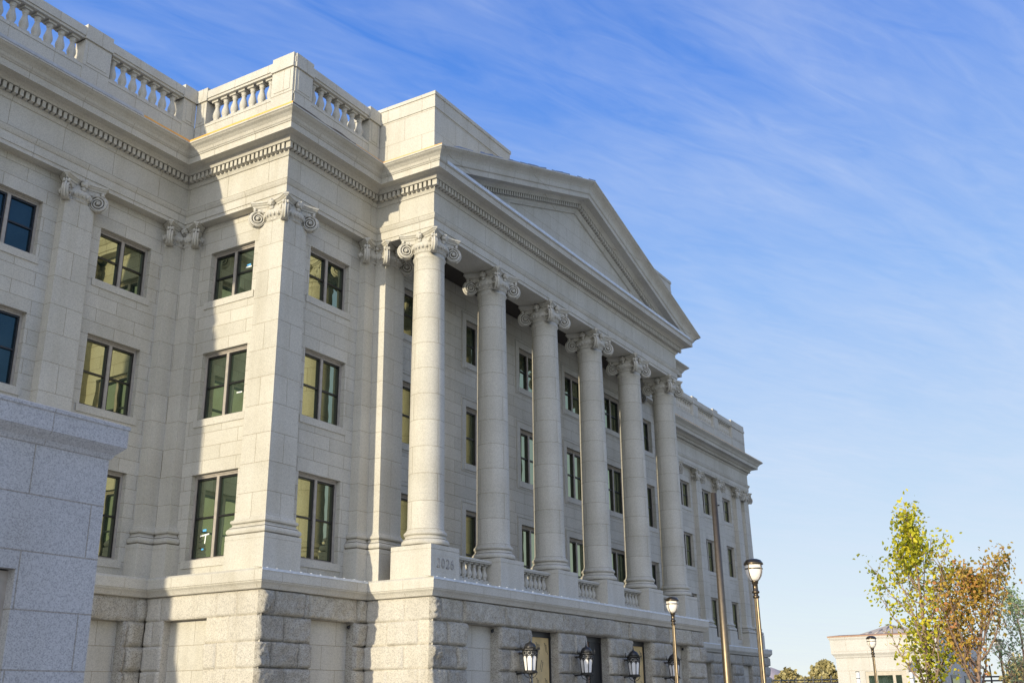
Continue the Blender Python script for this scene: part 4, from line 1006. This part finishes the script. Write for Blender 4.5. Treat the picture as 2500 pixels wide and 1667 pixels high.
# ------------------------------------------------------------------ metal fence
fa, fb_ = at(1870, 1661, 185), at(2460, 1650, 120)
F_ = thing('metal_fence', 'dark metal rail fence running behind the gatehouse in front of the evergreens', 'fence', (fa.x, fa.y, GZ))
m = MB()
for dz in (0, -0.45, -2.6): m.tube([fa + Vector((0, 0, dz)), fb_ + Vector((0, 0, dz))], 0.09, 6)
obj('rail', m, 'black', F_)
mp = None; nP = 22
for k in range(nP + 1):
    c = fa.lerp(fb_, k / nP)
    if mp is None:
        q = MB(); q.box(-0.08, -0.08, 0, 0.08, 0.08, c.z - GZ + 0.22); mp = q.mesh('post'); mp.materials.append(M['black'])
    o = bpy.data.objects.new('post', mp); put(o, (c.x, c.y, GZ), F_)

# ------------------------------------------------------------------ ground, plaza, mountain
def structure(o): o['kind'] = 'structure'; return o
m = MB(); R_ = 14000; m.quad((-R_, -R_, GZ - 0.01), (R_, -R_, GZ - 0.01), (R_, R_, GZ - 0.01), (-R_, R_, GZ - 0.01)); structure(obj('ground', m, 'ground'))
m = MB(); m.quad((-60, -45, GZ - 0.004), (95, -45, GZ - 0.004), (95, 6, GZ - 0.004), (-60, 6, GZ - 0.004)); structure(obj('plaza', m, 'plaza'))
m = MB(); vs = []; fs = []
nu, nv = 70, 8
for i in range(nu + 1):
    u = 1500 + 1300 * i / nu; base = at(u, 1717 - 0.0055 * (u - 1250), 8000); base.z = GZ
    f = max(0, 1 - max(0, (u - 1895) / 150)); pk = 300 * (0.15 + 0.85 * f ** 1.2) * (1 + 0.10 * noise.noise(Vector((u * 0.02, 3, 1)))) * (1 if u > 1860 else 0.93)
    dr = (base - C0).normalized()
    for j in range(nv + 1):
        g = j / nv; q = base + dr * (1500 * g); hh = pk * math.sin(g * math.pi / 2) * (1 + 0.15 * noise.noise(Vector((u * 0.03, g * 4, 2))) * (1 - g)); vs.append((q.x, q.y, GZ + hh))
for i in range(nu):
    for j in range(nv): fs.append((i * (nv + 1) + j, (i + 1) * (nv + 1) + j, (i + 1) * (nv + 1) + j + 1, i * (nv + 1) + j + 1))
m.add(vs, fs, True); structure(obj('mountain', m, 'mount'))

# ------------------------------------------------------------------ light
D = Vector((1.0, -0.052, -0.152)).normalized()
sd = bpy.data.lights.new('sun', 'SUN'); so = bpy.data.objects.new('sun', sd); COL.objects.link(so)
sd.energy = 4.55; sd.angle = math.radians(0.5); sd.color = (1.0, 0.885, 0.665)
so.rotation_euler = D.to_track_quat('-Z', 'Y').to_euler(); so.location = (-60, 5, 40)
EL = math.asin(-D.z); AZ = math.atan2(-D.x, -D.y)           # compass angle from +Y towards +X
W = bpy.data.worlds.new('World'); S.world = W; W.use_nodes = True
nt = W.node_tree; nt.nodes.clear(); L = nt.links.new
out = N(nt, 'ShaderNodeOutputWorld'); bg = N(nt, 'ShaderNodeBackground'); L(bg.outputs[0], out.inputs[0])
sky = N(nt, 'ShaderNodeTexSky', sky_type='NISHITA'); sky.sun_disc = False; sky.sun_elevation = EL; sky.sun_rotation = AZ
sky.altitude = 1300; sky.air_density = 1.0; sky.dust_density = 0.6; sky.ozone_density = 2.0
bg.inputs['Strength'].default_value = 0.12
tc = N(nt, 'ShaderNodeTexCoord'); sep = N(nt, 'ShaderNodeSeparateXYZ'); L(tc.outputs['Generated'], sep.inputs[0])
el = sep.outputs[2]
BS = 0.12
bg.inputs['Strength'].default_value = BS
def sc_(c, k=1.0): return tuple(v * k / BS for v in c)
grad = ramp(nt, el, [(0.0, (0.90, 0.95, 0.97)), (0.07, (0.80, 0.90, 0.97)), (0.20, (0.58, 0.75, 0.98)), (0.36, (0.34, 0.56, 1.0)), (0.54, (0.11, 0.31, 0.91)), (0.75, (0.035, 0.17, 0.70)), (1.0, (0.03, 0.15, 0.60))])
grad = mixc(nt, 1.0, grad, (1 / BS, 1 / BS, 1 / BS), 'MULTIPLY')
skycol = mixc(nt, 0.85, sky.outputs[0], grad)
# brighter, warmer air towards the sun
vd = N(nt, 'ShaderNodeVectorMath', operation='DOT_PRODUCT'); L(tc.outputs['Generated'], vd.inputs[0]); vd.inputs[1].default_value = tuple(-D)
glow = math_(nt, 'POWER', math_(nt, 'MAXIMUM', vd.outputs['Value'], 0.0), 1.5)
skycol = mixc(nt, glow, skycol, mixc(nt, 1.0, skycol, sc_((1.62, 1.54, 1.36)), 'ADD'))
# cirrus: noise on a high plane, drawn out along one direction
zc = math_(nt, 'MAXIMUM', el, 0.03); px = math_(nt, 'DIVIDE', sep.outputs[0], zc); py = math_(nt, 'DIVIDE', sep.outputs[1], zc)
cbx = N(nt, 'ShaderNodeCombineXYZ'); L(px, cbx.inputs[0]); L(py, cbx.inputs[1])
def streak(rot, sx, sy, scale, dist, off):
    r1 = N(nt, 'ShaderNodeMapping'); L(cbx.outputs[0], r1.inputs[0]); r1.inputs['Rotation'].default_value = (0, 0, math.radians(rot)); r1.inputs['Location'].default_value = (off, off * 0.7, 0)
    r2 = N(nt, 'ShaderNodeMapping'); L(r1.outputs[0], r2.inputs[0]); r2.inputs['Scale'].default_value = (sx, sy, 1)
    z = N(nt, 'ShaderNodeTexNoise'); z.inputs['Scale'].default_value = scale; z.inputs['Detail'].default_value = 7; z.inputs['Roughness'].default_value = 0.55; z.inputs['Distortion'].default_value = dist
    L(r2.outputs[0], z.inputs['Vector']); return z.outputs[0]
w1 = streak(16, 0.5, 2.0, 1.7, 0.9, 5.3); w2 = streak(24, 1.2, 4.5, 3.4, 1.4, 2.2); w3 = streak(10, 0.5, 0.7, 0.8, 0.2, 1.3)
wsum = math_(nt, 'ADD', math_(nt, 'MULTIPLY', w1, 0.55), math_(nt, 'ADD', math_(nt, 'MULTIPLY', w2, 0.25), math_(nt, 'MULTIPLY', w3, 0.30)))
cl = ramp(nt, wsum, [(0.44, (0, 0, 0)), (0.58, (0.17, 0.17, 0.17)), (0.74, (0.40, 0.40, 0.40))])
cw = mixc(nt, cl, skycol, (0.72 / BS, 0.80 / BS, 0.96 / BS))
L(cw, bg.inputs['Color'])
S.view_settings.view_transform = 'Standard'; S.view_settings.look = 'None'; S.view_settings.exposure = 0; S.view_settings.gamma = 1
S.render.engine = 'CYCLES'; S.cycles.max_bounces = 6; S.cycles.use_denoising = True
